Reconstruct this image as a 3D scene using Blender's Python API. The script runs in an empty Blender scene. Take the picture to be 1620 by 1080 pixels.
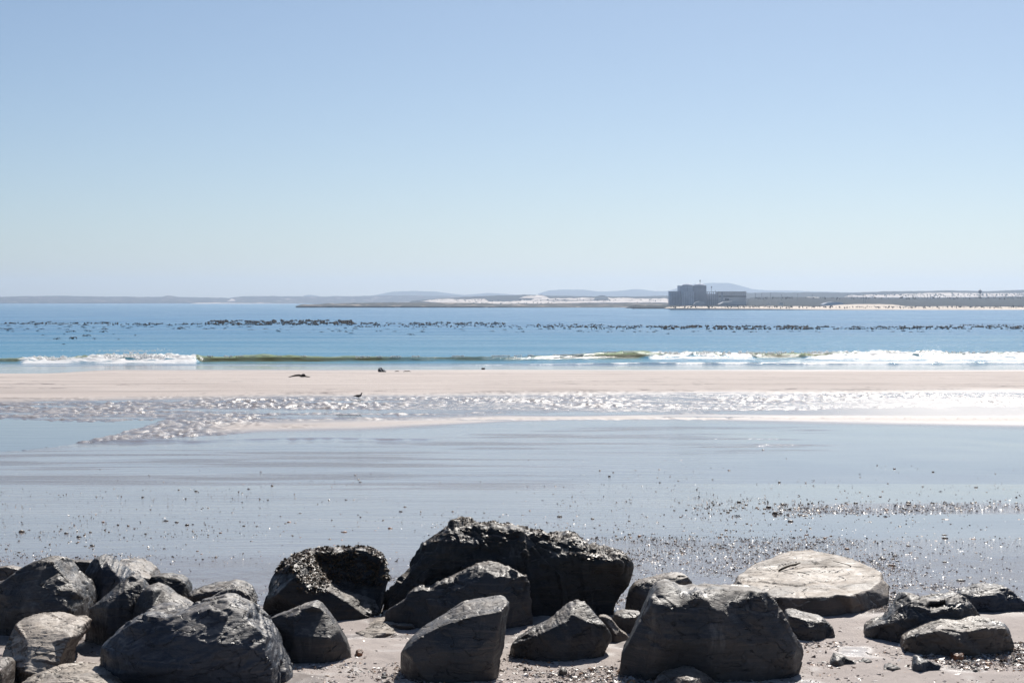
import bpy, bmesh, math, random
import numpy as np
from mathutils import Vector, Matrix, geometry, Euler
C = bpy.context.scene.collection
SC = bpy.context.scene
PI = math.pi
rad = math.radians
random.seed(7)
rng = np.random.default_rng(7)

# ------------------------------------------------------------------ camera
F = 2700.0                      # focal length in pixels of the 1620 px wide photograph
HC = 4.5                        # eye height over the upper beach
SEA = -2.0                      # sea level
PITCH = math.atan((540 - 477) / F)
cam = bpy.data.cameras.new('camera')
cam.lens = 60.0; cam.sensor_width = 36.0; cam.clip_start = 0.5; cam.clip_end = 60000
co = bpy.data.objects.new('camera', cam); C.objects.link(co)
co.location = (0, 0, HC); co.rotation_euler = (PI / 2 - PITCH, 0, 0)
SC.camera = co

# ------------------------------------------------------------------ light
SUN_EL, SUN_AZ = 44.0, 15.0     # azimuth in degrees to the right of the view axis
w = bpy.data.worlds.new('World'); SC.world = w; w.use_nodes = True
nt = w.node_tree; nt.nodes.clear()
sky = nt.nodes.new('ShaderNodeTexSky'); sky.sky_type = 'NISHITA'; sky.sun_disc = False
sky.sun_elevation = rad(SUN_EL); sky.sun_rotation = rad(SUN_AZ)
sky.altitude = 0; sky.air_density = 0.7; sky.dust_density = 0.7; sky.ozone_density = 1.2
bg = nt.nodes.new('ShaderNodeBackground'); bg.inputs[1].default_value = 0.060
wo = nt.nodes.new('ShaderNodeOutputWorld')
wb = nt.nodes.new('ShaderNodeMix'); wb.data_type = 'RGBA'; wb.blend_type = 'MULTIPLY'; wb.inputs[0].default_value = 1
wb.inputs[7].default_value = (0.94, 1.035, 1.09, 1)     # white balance of the photograph
nt.links.new(sky.outputs[0], wb.inputs[6]); nt.links.new(wb.outputs[2], bg.inputs[0]); nt.links.new(bg.outputs[0], wo.inputs[0])
sl = bpy.data.lights.new('sun', 'SUN'); sl.energy = 4.7; sl.angle = rad(0.6); sl.color = (1.0, 0.95, 0.88)
so = bpy.data.objects.new('sun', sl); C.objects.link(so)
sdir = Vector((math.sin(rad(SUN_AZ)) * math.cos(rad(SUN_EL)), math.cos(rad(SUN_AZ)) * math.cos(rad(SUN_EL)), math.sin(rad(SUN_EL))))
so.rotation_euler = sdir.to_track_quat('Z', 'Y').to_euler(); so.location = (60, 100, 90)
SC.view_settings.view_transform = 'Standard'; SC.view_settings.look = 'None'
SC.view_settings.exposure = 0.35; SC.view_settings.gamma = 1; SC.view_settings.use_curve_mapping = False
SC.render.engine = 'CYCLES'
SC.cycles.max_bounces = 6; SC.cycles.volume_bounces = 0; SC.cycles.use_denoising = True
SC.cycles.sample_clamp_indirect = 4.0
SC.cycles.caustics_reflective = False; SC.cycles.caustics_refractive = False

# ------------------------------------------------------------------ numeric helpers
sp, cp = math.sin(PITCH), math.cos(PITCH)
def pt(px, py, Y):
    """world point on the plane at distance Y seen at photograph pixel (px, py)"""
    v = (540 - py) / F; u = (px - 810) / F
    t = Y / (cp + v * sp)
    return Vector((u * t, Y, HC + (-sp + v * cp) * t))
def proj(x, y, z):
    """photograph pixel of world points (numpy)"""
    d = y * cp - (z - HC) * sp
    v = (y * sp + (z - HC) * cp) / d
    return 810 + F * x / d, 540 - F * v

def _h(ix, iy, iz, s):
    n = (ix * 374761393 + iy * 668265263 + iz * 2147483647 + s * 974634777) & 0xffffffff
    n = ((n ^ (n >> 13)) * 1274126177) & 0xffffffff
    n = (n ^ (n >> 16)) & 0xffff
    return n.astype(np.float32) / 65535.0
def vnoise(x, y, z=None, s=0):
    if z is None: z = np.zeros_like(x)
    fx, fy, fz = np.floor(x), np.floor(y), np.floor(z)
    ix, iy, iz = fx.astype(np.int64), fy.astype(np.int64), fz.astype(np.int64)
    x, y, z = x - fx, y - fy, z - fz
    x = x * x * (3 - 2 * x); y = y * y * (3 - 2 * y); z = z * z * (3 - 2 * z)
    r = 0
    for a in (0, 1):
        for b in (0, 1):
            for c in (0, 1):
                wgt = (x if a else 1 - x) * (y if b else 1 - y) * (z if c else 1 - z)
                r = r + wgt * _h(ix + a, iy + b, iz + c, s)
    return r * 2 - 1
def vnoise2(x, y, s=0):
    fx, fy = np.floor(x), np.floor(y)
    ix, iy = fx.astype(np.int64), fy.astype(np.int64)
    x, y = x - fx, y - fy
    x = x * x * (3 - 2 * x); y = y * y * (3 - 2 * y)
    r = 0; k = np.zeros_like(ix)
    for a in (0, 1):
        for b in (0, 1):
            r = r + (x if a else 1 - x) * (y if b else 1 - y) * _h(ix + a, iy + b, k, s)
    return r * 2 - 1
def fbm2(x, y, o=4, s=0, g=0.5):
    r = 0; a = 1.0; t = 0
    for i in range(o):
        r = r + a * vnoise2(x * 2 ** i + 17.3 * i, y * 2 ** i - 9.1 * i, s + i); t += a; a *= g
    return r / t
def fbm3(x, y, z, o=4, s=0, g=0.5):
    r = 0; a = 1.0; t = 0
    for i in range(o):
        r = r + a * vnoise(x * 2 ** i + 17.3 * i, y * 2 ** i - 9.1 * i, z * 2 ** i + 3.7 * i, s + i); t += a; a *= g
    return r / t
def sstep(a, b, x):
    t = np.clip((x - a) / (b - a), 0, 1)
    return t * t * (3 - 2 * t)
def band(x, a, b, c, d):
    return sstep(a, b, x) * (1 - sstep(c, d, x))
def srgb(r, g, b):
    f = lambda c: ((c / 255 + 0.055) / 1.055) ** 2.4 if c > 10 else c / 255 / 12.92
    return (f(r), f(g), f(b))

# ------------------------------------------------------------------ object helpers
def tag(o, label=None, cat=None, group=None, kind=None):
    if label: o['label'] = label
    if cat: o['category'] = cat
    if group: o['group'] = group
    if kind: o['kind'] = kind
    return o
def link(name, me, mat=None, parent=None, loc=None):
    o = bpy.data.objects.new(name, me); C.objects.link(o)
    if mat and not me.materials: me.materials.append(mat)
    if parent: o.parent = parent
    if loc is not None: o.location = loc
    return o
def npmesh(name, V, Fc, smooth=True):
    """mesh from numpy vertices (n,3) and faces (m,k)"""
    V = np.asarray(V, np.float32); Fc = np.asarray(Fc, np.int32)
    me = bpy.data.meshes.new(name)
    me.vertices.add(len(V)); me.vertices.foreach_set('co', V.ravel())
    k = Fc.shape[1]
    me.loops.add(Fc.size); me.loops.foreach_set('vertex_index', Fc.ravel())
    me.polygons.add(len(Fc))
    me.polygons.foreach_set('loop_start', np.arange(0, Fc.size, k, dtype=np.int32))
    me.polygons.foreach_set('loop_total', np.full(len(Fc), k, np.int32))
    me.polygons.foreach_set('use_smooth', np.full(len(Fc), smooth))
    me.update(calc_edges=True); me.validate()
    return me
def fattr(me, name, vals):
    a = me.attributes.new(name, 'FLOAT', 'POINT'); a.data.foreach_set('value', np.asarray(vals, np.float32).ravel())
def cattr(me, name, rgb, dom='POINT'):
    a = me.attributes.new(name, 'FLOAT_COLOR', dom)
    rgba = np.ones((len(rgb), 4), np.float32); rgba[:, :3] = rgb
    a.data.foreach_set('color', rgba.ravel())
def gridfaces(nr, nc):
    i = np.arange(nr - 1)[:, None] * nc + np.arange(nc - 1)[None, :]
    return np.stack([i, i + 1, i + nc + 1, i + nc], -1).reshape(-1, 4)
def boxes(L, name='box', bevel=0.0):
    """bmesh of boxes [(cx,cy,cz,sx,sy,sz)]"""
    bm = bmesh.new()
    for (x, y, z, a, b, c) in L:
        r = bmesh.ops.create_cube(bm, size=1)
        bmesh.ops.scale(bm, vec=(a, b, c), verts=r['verts']); bmesh.ops.translate(bm, vec=(x, y, z), verts=r['verts'])
    if bevel: bmesh.ops.bevel(bm, geom=bm.edges[:], offset=bevel, segments=1, affect='EDGES')
    me = bpy.data.meshes.new(name); bm.to_mesh(me); bm.free()
    return me

# ------------------------------------------------------------------ materials
class N:
    def __init__(s, name):
        s.m = bpy.data.materials.new(name); s.m.use_nodes = True; s.t = s.m.node_tree; s.t.nodes.clear()
        s.out = s.n('ShaderNodeOutputMaterial')
    def n(s, t, **k):
        x = s.t.nodes.new(t)
        for a, b in k.items(): setattr(x, a, b)
        return x
    def l(s, a, b): s.t.links.new(a, b)
    def put(s, inp, v):
        if isinstance(v, bpy.types.NodeSocket): s.l(v, inp)
        elif isinstance(v, tuple) and len(v) == 3 and inp.type == 'RGBA': inp.default_value = (*v, 1)
        else: inp.default_value = v
    def attr(s, name, what='Fac'):
        a = s.n('ShaderNodeAttribute', attribute_name=name); return a.outputs[what]
    def pos(s, scale=(1, 1, 1), rot=(0, 0, 0)):
        g = s.n('ShaderNodeTexCoord'); m = s.n('ShaderNodeMapping')
        m.inputs['Scale'].default_value = scale; m.inputs['Rotation'].default_value = rot
        s.l(g.outputs['Object'], m.inputs['Vector']); return m.outputs[0]
    def noise(s, vec, scale=1.0, det=4, rough=0.55, out=0, dist=0.0):
        x = s.n('ShaderNodeTexNoise'); s.l(vec, x.inputs['Vector'])
        x.inputs['Scale'].default_value = scale; x.inputs['Detail'].default_value = det
        x.inputs['Roughness'].default_value = rough; x.inputs['Distortion'].default_value = dist
        return x.outputs[out]
    def voro(s, vec, scale=1.0, feat='F1', out='Distance'):
        x = s.n('ShaderNodeTexVoronoi'); x.feature = feat; s.l(vec, x.inputs['Vector']); x.inputs['Scale'].default_value = scale
        return x.outputs[out]
    def ramp(s, fac, a, b, lo=0.0, hi=1.0):
        x = s.n('ShaderNodeMapRange'); s.put(x.inputs[0], fac)
        x.inputs[1].default_value = a; x.inputs[2].default_value = b; x.inputs[3].default_value = lo; x.inputs[4].default_value = hi
        return x.outputs[0]
    def mix(s, fac, a, b):
        x = s.n('ShaderNodeMix', data_type='RGBA'); s.put(x.inputs[0], fac); s.put(x.inputs[6], a); s.put(x.inputs[7], b)
        return x.outputs[2]
    def math(s, op, a, b=0.0, c=0.0):
        x = s.n('ShaderNodeMath', operation=op); s.put(x.inputs[0], a); s.put(x.inputs[1], b); s.put(x.inputs[2], c)
        return x.outputs[0]
    def bump(s, h, strength=1.0, dist=0.1, nrm=None):
        x = s.n('ShaderNodeBump'); s.put(x.inputs['Height'], h); s.put(x.inputs['Strength'], strength); x.inputs['Distance'].default_value = dist
        if nrm: s.l(nrm, x.inputs['Normal'])
        return x.outputs[0]
    def bsdf(s, col, rough=0.6, spec=0.5, ior=1.45, nrm=None, **k):
        x = s.n('ShaderNodeBsdfPrincipled'); s.put(x.inputs['Base Color'], col); s.put(x.inputs['Roughness'], rough)
        s.put(x.inputs['Specular IOR Level'], spec); s.put(x.inputs['IOR'], ior)
        if nrm: s.l(nrm, x.inputs['Normal'])
        for a, b in k.items(): s.put(x.inputs[a.replace('_', ' ')], b)
        return x.outputs[0]
    def done(s, sh): s.l(sh, s.out.inputs[0]); return s.m

def mat_plain(name, col, rough=0.6, var=0.25, scale=3.0, spec=0.4, bump=0.0, bscale=20):
    m = N(name); p = m.pos()
    n1 = m.noise(p, scale, 4)
    dark = tuple(c * (1 - var) for c in col); light = tuple(min(1, c * (1 + var)) for c in col)
    c = m.mix(m.ramp(n1, 0.3, 0.7), dark, light)
    nr = m.bump(m.noise(p, bscale, 3), 1.0, bump) if bump else None
    return m.done(m.bsdf(c, rough, spec, nrm=nr))

def mat_sand():
    m = N('beach_sand'); p = m.pos()
    wet = m.attr('wet'); rgh = m.attr('rough'); tone = m.attr('tone')
    big = m.noise(m.pos((0.08, 0.35, 1)), 1.0, 5, 0.6)
    fine = m.noise(p, 35.0, 3, 0.7)
    grain = m.noise(p, 160.0, 2, 0.7)
    dry = m.mix(m.ramp(big, 0.35, 0.65), (0.47, 0.41, 0.38), (0.56, 0.495, 0.46))
    dry = m.mix(m.ramp(fine, 0.35, 0.75, 0, 0.15), dry, (0.36, 0.31, 0.28))
    dry = m.mix(m.ramp(grain, 0.62, 0.7, 0, 0.5), dry, (0.62, 0.55, 0.48))
    wetc = m.mix(m.ramp(big, 0.3, 0.7), (0.20, 0.175, 0.165), (0.27, 0.235, 0.215))
    c = m.mix(wet, dry, wetc)
    c = m.mix(tone, c, (0.10, 0.085, 0.09))
    # shallow sheet-wash relief on the wet flat, stretched along the shore
    s1 = m.noise(m.pos((0.25, 1.6, 1), (0, 0, 0.06)), 1.6, 5, 0.6)
    s2 = m.noise(m.pos((1.0, 2.6, 1)), 5.0, 4, 0.6)
    dryb = m.bump(m.math('ADD', m.math('MULTIPLY', fine, 0.5), grain), m.math('SUBTRACT', 1.0, wet), 0.012)
    wb = m.bump(s1, m.math('MULTIPLY', wet, m.attr('relief')), 0.05, dryb)
    wb = m.bump(s2, m.math('MULTIPLY', wet, m.attr('relief')), 0.012, wb)
    wb = m.bump(m.noise(p, 28.0, 2, 0.6), m.attr('grit'), 0.016, wb)
    return m.done(m.bsdf(c, rgh, m.math('MULTIPLY_ADD', wet, 0.75, 0.1), 1.4, wb))

def mat_rock(name, dark=(0.030, 0.033, 0.039), brown=(0.095, 0.077, 0.063), mixlo=0.42, mixhi=0.7, rough=0.58, blue=0.0, spec=0.45, dust_sunlit=0.50, dcol=(0.36, 0.31, 0.26), dlo=0.62, dhi=0.92):
    m = N(name); p = m.pos()
    n1 = m.noise(p, 0.9, 6, 0.65, dist=0.6)
    n2 = m.noise(m.pos((1.0, 1.0, 5.0), (0.5, 0.35, 0.2)), 2.2, 6, 0.7)
    n3 = m.noise(p, 9.0, 5, 0.7)
    n4 = m.noise(p, 60.0, 3, 0.7)
    c = m.mix(m.ramp(m.math('ADD', m.math('MULTIPLY', n1, 0.6), m.math('MULTIPLY', n2, 0.4)), mixlo, mixhi), dark, brown)
    c = m.mix(m.ramp(n3, 0.55, 0.75, 0, 0.6), c, tuple(d * 0.45 for d in dark))
    c = m.mix(m.ramp(n4, 0.58, 0.72, 0, 0.5), c, tuple(min(1, b * 1.7) for b in brown))
    # pale sand and salt dusting on upward faces, with sunlit brightness painted in
    g = m.n('ShaderNodeNewGeometry'); sx = m.n('ShaderNodeSeparateXYZ'); m.l(g.outputs['Normal'], sx.inputs[0])
    up = m.math('MULTIPLY', m.ramp(sx.outputs[2], dlo, dhi), m.ramp(n3, 0.30, 0.55, 0.35 if dust_sunlit > .6 else 0.0, 1))
    c = m.mix(m.math('MULTIPLY', up, dust_sunlit), c, dcol)
    # worn pale edges
    c = m.mix(m.math('MULTIPLY', m.ramp(g.outputs['Pointiness'], 0.53, 0.60), m.ramp(n3, 0.3, 0.6, 0, 0.75)), c, tuple(min(1, x * 2.2) for x in brown))
    # salt and tide stains, streaky
    sn = m.noise(m.pos((2.2, 2.2, 0.5)), 1.5, 5, 0.7)
    c = m.mix(m.ramp(sn, 0.60, 0.74, 0, 0.38), c, (0.24, 0.235, 0.225))
    sn2 = m.noise(m.pos((0.9, 0.9, 0.9)), 1.1, 2, 0.5)
    c = m.mix(m.ramp(sn2, 0.35, 0.5, 0.55, 0), c, tuple(d * 0.4 for d in dark))
    # hairline cracks and bedding seams
    n5 = m.noise(m.pos((1.0, 1.0, 2.6), (0.5, 0.35, 0.2)), 1.6, 3, 0.5, dist=0.8)
    cr = m.ramp(m.math('ABSOLUTE', m.math('SUBTRACT', n5, 0.5)), 0.0, 0.010, 1, 0)
    seam = m.noise(m.pos((0.8, 0.8, 16.0), (0.5, 0.35, 0.2)), 1.6, 4, 0.6)
    c = m.mix(m.math('MULTIPLY', cr, 0.7), c, tuple(d * 0.25 for d in dark))
    c = m.mix(m.ramp(seam, 0.56, 0.70, 0, 0.5), c, tuple(min(1, x * 1.4) for x in brown))
    b = m.bump(m.math('SUBTRACT', n2, cr), 0.75, 0.035)
    b = m.bump(seam, 0.5, 0.015, b)
    b = m.bump(n3, 0.6, 0.014, b)
    b = m.bump(n4, 0.7, 0.005, b)
    r = m.ramp(n2, 0.35, 0.65, rough - 0.25, rough + 0.15)
    return m.done(m.bsdf(c, r, spec, 1.5, b))

M = {}
M['sand'] = mat_sand()
M['rock_dark'] = mat_rock('rock_dark')
M['rock_blue'] = mat_rock('rock_blue', (0.026, 0.034, 0.05), (0.07, 0.065, 0.065), 0.5, 0.8, 0.55, spec=0.4)
M['rock_brown'] = mat_rock('rock_brown', (0.04, 0.037, 0.036), (0.13, 0.10, 0.078), 0.35, 0.6, 0.55)
M['rock_pale'] = mat_rock('rock_pale', (0.05, 0.044, 0.040), (0.13, 0.105, 0.088), 0.35, 0.6, 0.65, spec=0.35, dust_sunlit=0.95, dcol=(0.43, 0.37, 0.31), dlo=0.35, dhi=0.65)  # upward faces strongly paled: sand dust plus sunlight painted into the colour
M['rock_wet'] = mat_rock('rock_wet', (0.014, 0.0145, 0.016), (0.055, 0.042, 0.030), 0.45, 0.75, 0.55, spec=0.35)

def mat_water(name, tide=False):
    m = N(name); p = m.pos()
    sepp = m.n('ShaderNodeSeparateXYZ'); m.l(p, sepp.inputs[0]); Y = sepp.outputs[1]
    foam = m.attr('foam'); green = m.attr('green'); thin = m.attr('thin')
    n0 = m.noise(m.pos((0.004, 0.02, 1)), 1.0, 4, 0.6)
    deep = m.mix(m.ramp(n0, 0.35, 0.65), (0.002, 0.105, 0.25), (0.004, 0.15, 0.31))
    deep = m.mix(m.ramp(Y, 700, 1900), deep, (0.02, 0.15, 0.28))
    shallow = (0.03, 0.20, 0.31)
    c = m.mix(m.ramp(Y, 165, 420, 1, 0), deep, shallow)
    c = m.mix(thin, c, (0.20, 0.17, 0.175))
    c = m.mix(green, c, (0.30, 0.34, 0.19))
    a = m.noise(m.pos((0.35, 1.0, 1)), 0.55, 5, 0.62)
    b = m.noise(m.pos((0.7, 1.3, 1)), 3.2, 4, 0.65)
    far = m.noise(m.pos((0.02, 0.09, 1)), 1.0, 4, 0.6)
    calm = m.math('SUBTRACT', 1.0, m.math('MULTIPLY', thin, 0.93))
    h = m.bump(a, m.math('MULTIPLY', calm, 0.6), 0.42)
    h = m.bump(b, calm, 0.05, h)
    rough = m.ramp(far, 0.3, 0.7, 0.10, 0.24)
    water = m.bsdf(c, m.math('MULTIPLY', rough, calm), m.ramp(Y, 175, 215, 0.5, 0.24), 1.24, h)
    tr = m.n('ShaderNodeBsdfTranslucent'); tr.inputs[0].default_value = (0.68, 0.72, 0.46, 1); m.l(h, tr.inputs[1])
    mx = m.n('ShaderNodeMixShader'); m.l(m.math('MULTIPLY', green, 0.85), mx.inputs[0]); m.l(water, mx.inputs[1]); m.l(tr.outputs[0], mx.inputs[2])
    fn = m.noise(m.pos((1.0, 1.6, 1)), 4.0, 5, 0.7)
    fo = m.bsdf((0.92, 0.92, 0.92), 0.5, 0.5, 1.33, m.bump(fn, 1.0, 0.07), Subsurface_Weight=0.0)
    ft = m.n('ShaderNodeBsdfTranslucent'); ft.inputs[0].default_value = (0.8, 0.8, 0.8, 1)
    fm = m.n('ShaderNodeMixShader'); fm.inputs[0].default_value = 0.25; m.l(fo, fm.inputs[1]); m.l(ft.outputs[0], fm.inputs[2])
    fa = m.ramp(m.math('ADD', foam, m.math('MULTIPLY', m.math('SUBTRACT', fn, 0.5), 0.9)), 0.45, 0.62)
    tp = m.n('ShaderNodeBsdfTransparent'); tp.inputs[0].default_value = (0.86, 0.92, 0.78, 1); mt = m.n('ShaderNodeMixShader'); m.l(m.math('MULTIPLY', green, 0.62), mt.inputs[0]); m.l(mx.outputs[0], mt.inputs[1]); m.l(tp.outputs[0], mt.inputs[2])
    fx = m.n('ShaderNodeMixShader'); m.l(fa, fx.inputs[0]); m.l(mt.outputs[0], fx.inputs[1]); m.l(fm.outputs[0], fx.inputs[2])
    return m.done(fx.outputs[0])
M['sea'] = mat_water('sea_water')

def mat_scrub(name, col, sand=0.0, sc=0.02):
    m = N(name)
    n1 = m.noise(m.pos((sc, sc, sc * 6)), 1.0, 5, 0.7); n2 = m.noise(m.pos((sc * 6, sc * 6, sc * 20)), 1.0, 4, 0.7)
    c = m.mix(m.ramp(n2, 0.3, 0.7), tuple(x * 0.6 for x in col), tuple(x * 1.4 for x in col))
    if sand: c = m.mix(m.ramp(n1, 0.62 - sand, 0.66 - sand), c, (0.45, 0.37, 0.31))
    return m.done(m.bsdf(c, 0.95, 0.1))
M['scrub'] = mat_scrub('scrub', (0.022, 0.026, 0.022))
M['shore_scrub'] = mat_scrub('shore_scrub', (0.075, 0.08, 0.075), 0.05, 0.05)
M['scrub_sandy'] = mat_scrub('scrub_sandy', (0.035, 0.038, 0.034), 0.04)
M['mountain'] = mat_scrub('mountain_heath', (0.07, 0.08, 0.06), 0, 0.002)
def mat_dune():
    m = N('dune_sand'); n1 = m.noise(m.pos((0.03, 0.03, 0.35)), 1.0, 5, 0.75)
    c = m.mix(m.ramp(m.noise(m.pos((.01, .01, .1)), 1, 3), .3, .7), (0.60, 0.52, 0.45), (0.72, 0.64, 0.57))
    c = m.mix(m.ramp(n1, 0.56, 0.60), c, (0.035, 0.04, 0.035))
    return m.done(m.bsdf(c, 0.95, 0.1))
M['dune'] = mat_dune()
M['far_sand'] = mat_plain('far_beach_sand', (0.66, 0.57, 0.48), 0.95, 0.12, 0.01, 0.1)
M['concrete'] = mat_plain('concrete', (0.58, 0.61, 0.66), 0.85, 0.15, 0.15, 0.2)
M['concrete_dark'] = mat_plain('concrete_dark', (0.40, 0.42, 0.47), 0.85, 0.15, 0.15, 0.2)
M['cladding'] = mat_plain('cladding', (0.62, 0.62, 0.62), 0.7, 0.08, 0.1, 0.3)
M['band'] = mat_plain('dark_band', (0.03, 0.035, 0.05), 0.5, 0.1, 0.1, 0.3)
M['white_paint'] = mat_plain('white_paint', (0.75, 0.75, 0.73), 0.6, 0.06, 0.3, 0.3)
M['steel'] = mat_plain('grey_steel', (0.12, 0.12, 0.13), 0.6, 0.1, 1, 0.4)
M['kelp'] = mat_plain('kelp', (0.022, 0.012, 0.006), 0.6, 0.5, 6.0, 0.08, 0.01, 14)
M['foam'] = None
def mat_foam():
    m = N('sea_foam'); p = m.pos(); n = m.noise(p, 6.0, 4, 0.7)
    a = m.bsdf((0.86, 0.86, 0.86), 0.6, 0.4, 1.33, m.bump(n, 1, 0.08))
    t = m.n('ShaderNodeBsdfTranslucent'); t.inputs[0].default_value = (0.85, 0.85, 0.85, 1)
    x = m.n('ShaderNodeMixShader'); x.inputs[0].default_value = 0.4; m.l(a, x.inputs[1]); m.l(t.outputs[0], x.inputs[2])
    k = m.n('ShaderNodeBsdfTransparent'); y = m.n('ShaderNodeMixShader'); y.inputs[0].default_value = 0.42; m.l(x.outputs[0], y.inputs[1]); m.l(k.outputs[0], y.inputs[2])
    return m.done(y.outputs[0])
M['foam'] = mat_foam()
def mat_attr(name, rough=0.35, spec=0.5, bump=0.003):
    m = N(name); c = m.attr('tint', 'Color'); n = m.noise(m.pos(), 60, 3)
    return m.done(m.bsdf(c, rough, spec, 1.45, m.bump(n, 1, bump)))
M['shards'] = mat_attr('shell_and_stone', 0.38, 0.5)
M['weed'] = mat_attr('seaweed', 0.45, 0.4)
def mat_pool():
    m = N('pool_water'); n = m.noise(m.pos((0.5, 1.5, 1)), 0.8, 3)
    return m.done(m.bsdf((0.12, 0.115, 0.12), 0.02, 0.5, 1.333, m.bump(n, 1, 0.008)))
M['pool'] = mat_pool()

# ------------------------------------------------------------------ beach
def ground_profile(Y):
    return np.interp(Y, [-40, 30, 45, 80, 100, 165, 200, 260], [0, 0, -0.3, -0.4, -0.28, -2.05, -2.8, -3.6])
# pool outline in photograph pixels: upper and lower shore by px
def pool_mask(px, py):
    up = np.interp(px, [-300, 0, 60, 130, 180, 230, 262], [655, 661, 663, 666, 665.5, 663, 662])
    lo = np.interp(px, [-300, 0, 60, 100, 140, 180, 230, 262], [716, 713.5, 708, 703, 694, 686, 672, 662])
    n = 3.0 * fbm2(px / 12.0, py / 2.2, 4, 90)
    return sstep(-2.0, 2.5, np.minimum(py - up + n, lo - py + n))
def build_beach():
    th = np.concatenate([[-85, -70, -55, -42, -33, -27], np.linspace(-23, 23, 1150), [27, 33, 42, 55, 70, 85]])
    Yr = np.concatenate([np.linspace(-40, 14, 10), np.arange(15, 30, 0.05), np.arange(30, 50, 0.10), np.arange(50, 76, 0.16),
                         np.arange(76, 102, 0.125), np.arange(102, 172, 0.35), np.linspace(173, 255, 40)])
    TT, YY = np.meshgrid(np.tan(np.radians(th)), Yr)
    X = TT * np.maximum(YY, 15)
    Z = ground_profile(YY)
    PX, PY = proj(X, np.maximum(YY, 15), Z)
    # shoreline shape: the water comes nearer at the far left
    Z = Z - 0.22 * (1 - sstep(60, 190, PX)) * sstep(120, 150, YY) - 0.06 * fbm2(X / 14, YY / 14, 3, 3) * sstep(125, 150, YY) * 0.5
    # gentle undulation
    Z = Z + 0.03 * fbm2(X / 6, YY / 9, 3, 5) * band(YY, 20, 30, 100, 130)
    near = 1 - sstep(24, 31, YY)
    Z = Z + near * (0.035 * fbm2(X / 1.2, YY / 1.2, 4, 11) + 0.012 * fbm2(X / 0.15, YY / 0.15, 3, 12))
    n1 = fbm2(X / 5.0, YY / 2.2, 4, 21)
    # ripple field --------------------------------------------------
    up = np.interp(PX, [0, 200, 430, 700, 1000, 1620], [632, 631, 624, 620, 617, 612])
    lo = np.interp(PX, [0, 180, 300, 560, 760, 1050, 1620], [663, 667, 678, 668, 656, 652, 648])
    rip = sstep(-1, 4, PY - up + 9 * n1 + 5 * fbm2(X / 1.5, YY / 1.5, 3, 23)) * (1 - sstep(-3, 2, PY - lo + 8 * n1 + 5 * fbm2(X / 1.4, YY / 1.4, 3, 24)))
    rip = rip * (1 - (0.9 - 0.55 * sstep(500, 900, PX)) * sstep(0.12, 0.3, fbm2(X / 7.0, YY / 1.3, 4, 25)) * sstep(-1, 10, PY - up))
    spit = band(PX, 95, 130, 330, 430) * sstep(-1.5, 1.0, PY - np.interp(PX, [95, 140, 200, 262, 400], [698, 692, 680, 668, 672])) * (1 - sstep(-1, 1, PY - np.interp(PX, [95, 140, 250, 400], [701, 698, 693, 684])))
    rip = np.maximum(rip, spit)
    wob = fbm2(X / 1.1, YY / 1.1, 2, 31)
    bumps = 0.75 * vnoise2(X / 0.17 + wob, YY / 0.34 + wob * 0.7, 33) + 0.6 * vnoise2(X / 0.30 - wob, YY / 0.55, 34)
    ridge = 0.062 * rip * (0.7 + 1.0 * fbm2(X / 4, YY / 4, 2, 36)) * np.maximum(bumps, -0.35)
    Z = Z + ridge
    # low water level between ripples = flat water film
    # small scarps (the dark lines) ----------------------------------
    for xs, ys, hh in (([60, 110, 180, 262, 300, 375, 380], [700, 698, 697, 695.5, 698, 698, 699], 0.05), ([330, 420, 520, 620, 700], [696, 694, 693, 694, 695], 0.05)):
        line = np.interp(PX, xs, ys); e = sstep(xs[0] - 20, xs[0] + 40, PX) * (1 - sstep(xs[-1] - 60, xs[-1] + 10, PX))
        Z = Z - e * hh * band(PY, line - 0.9, line - 0.1, line + 3, line + 10) * (0.6 + 0.5 * vnoise2(PX / 14, PY * 0, 8))
    # shallow pool basin
    pm = pool_mask(PX, PY) * (YY > 45) * (YY < 85)
    Z = Z + (np.minimum(-0.46, Z) - Z) * pm
    # wetness --------------------------------------------------------
    n2 = fbm2(X / 9.0, YY / 1.6, 4, 41); n3 = fbm2(X / 0.8, YY / 0.5, 4, 42)
    dry_bar = band(PY + 2 * n2, 583, 588, np.interp(PX, [0, 430, 1620], [629, 622, 612]), np.interp(PX, [0, 430, 1620], [640, 630, 622]))
    light_band = np.exp(-((PY - np.interp(PX, [300, 560, 800, 1100, 1300, 1620], [676, 671, 661, 660, 662, 664])) / np.interp(PX, [300, 600, 900, 1300, 1620], [7, 8, 3.0, 6, 10])) ** 2) * sstep(300, 380, PX)
    light_band *= sstep(-0.55, 0.1, n2 + 0.3)
    fore = sstep(955, 985, PY + 14 * n3)
    wet = 1 - dry_bar
    wet = wet * (1 - 0.72 * light_band) * (1 - fore * (1.0 - 0.75 * sstep(0.18, 0.42, fbm2(X / 0.9, YY / 0.9, 3, 44))))
    wet = np.where(rip > 0.05, wet * (1 - 0.25 * rip * np.clip(bumps + 0.3, 0, 1)), wet)
    # streaky drained patches on the flat, left and centre
    streak = band(PY, 690, 702, 752, 800) * (1 - sstep(740, 980, PX)) * sstep(-0.15, 0.35, fbm2(X / 6.0, YY / 0.8, 4, 51))
    streak = np.maximum(streak, band(PY, 672, 680, 705, 722) * band(PX, 560, 700, 1250, 1350) * sstep(0.0, 0.4, fbm2(X / 4.0, YY / 0.7, 4, 52)))
    rough = 0.05 + 0.10 * streak + 0.16 * rip
    rough = rough + 0.07 * band(PY + 8 * n2, 850, 900, 1100, 1200)
    rough = rough + (0.75 - rough) * (1 - wet)
    glare = sstep(900, 1500, PX) * band(PY, 620, 632, 668, 676)
    rough = np.where(glare > 0, np.maximum(rough, 0.34 * glare), rough)
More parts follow.
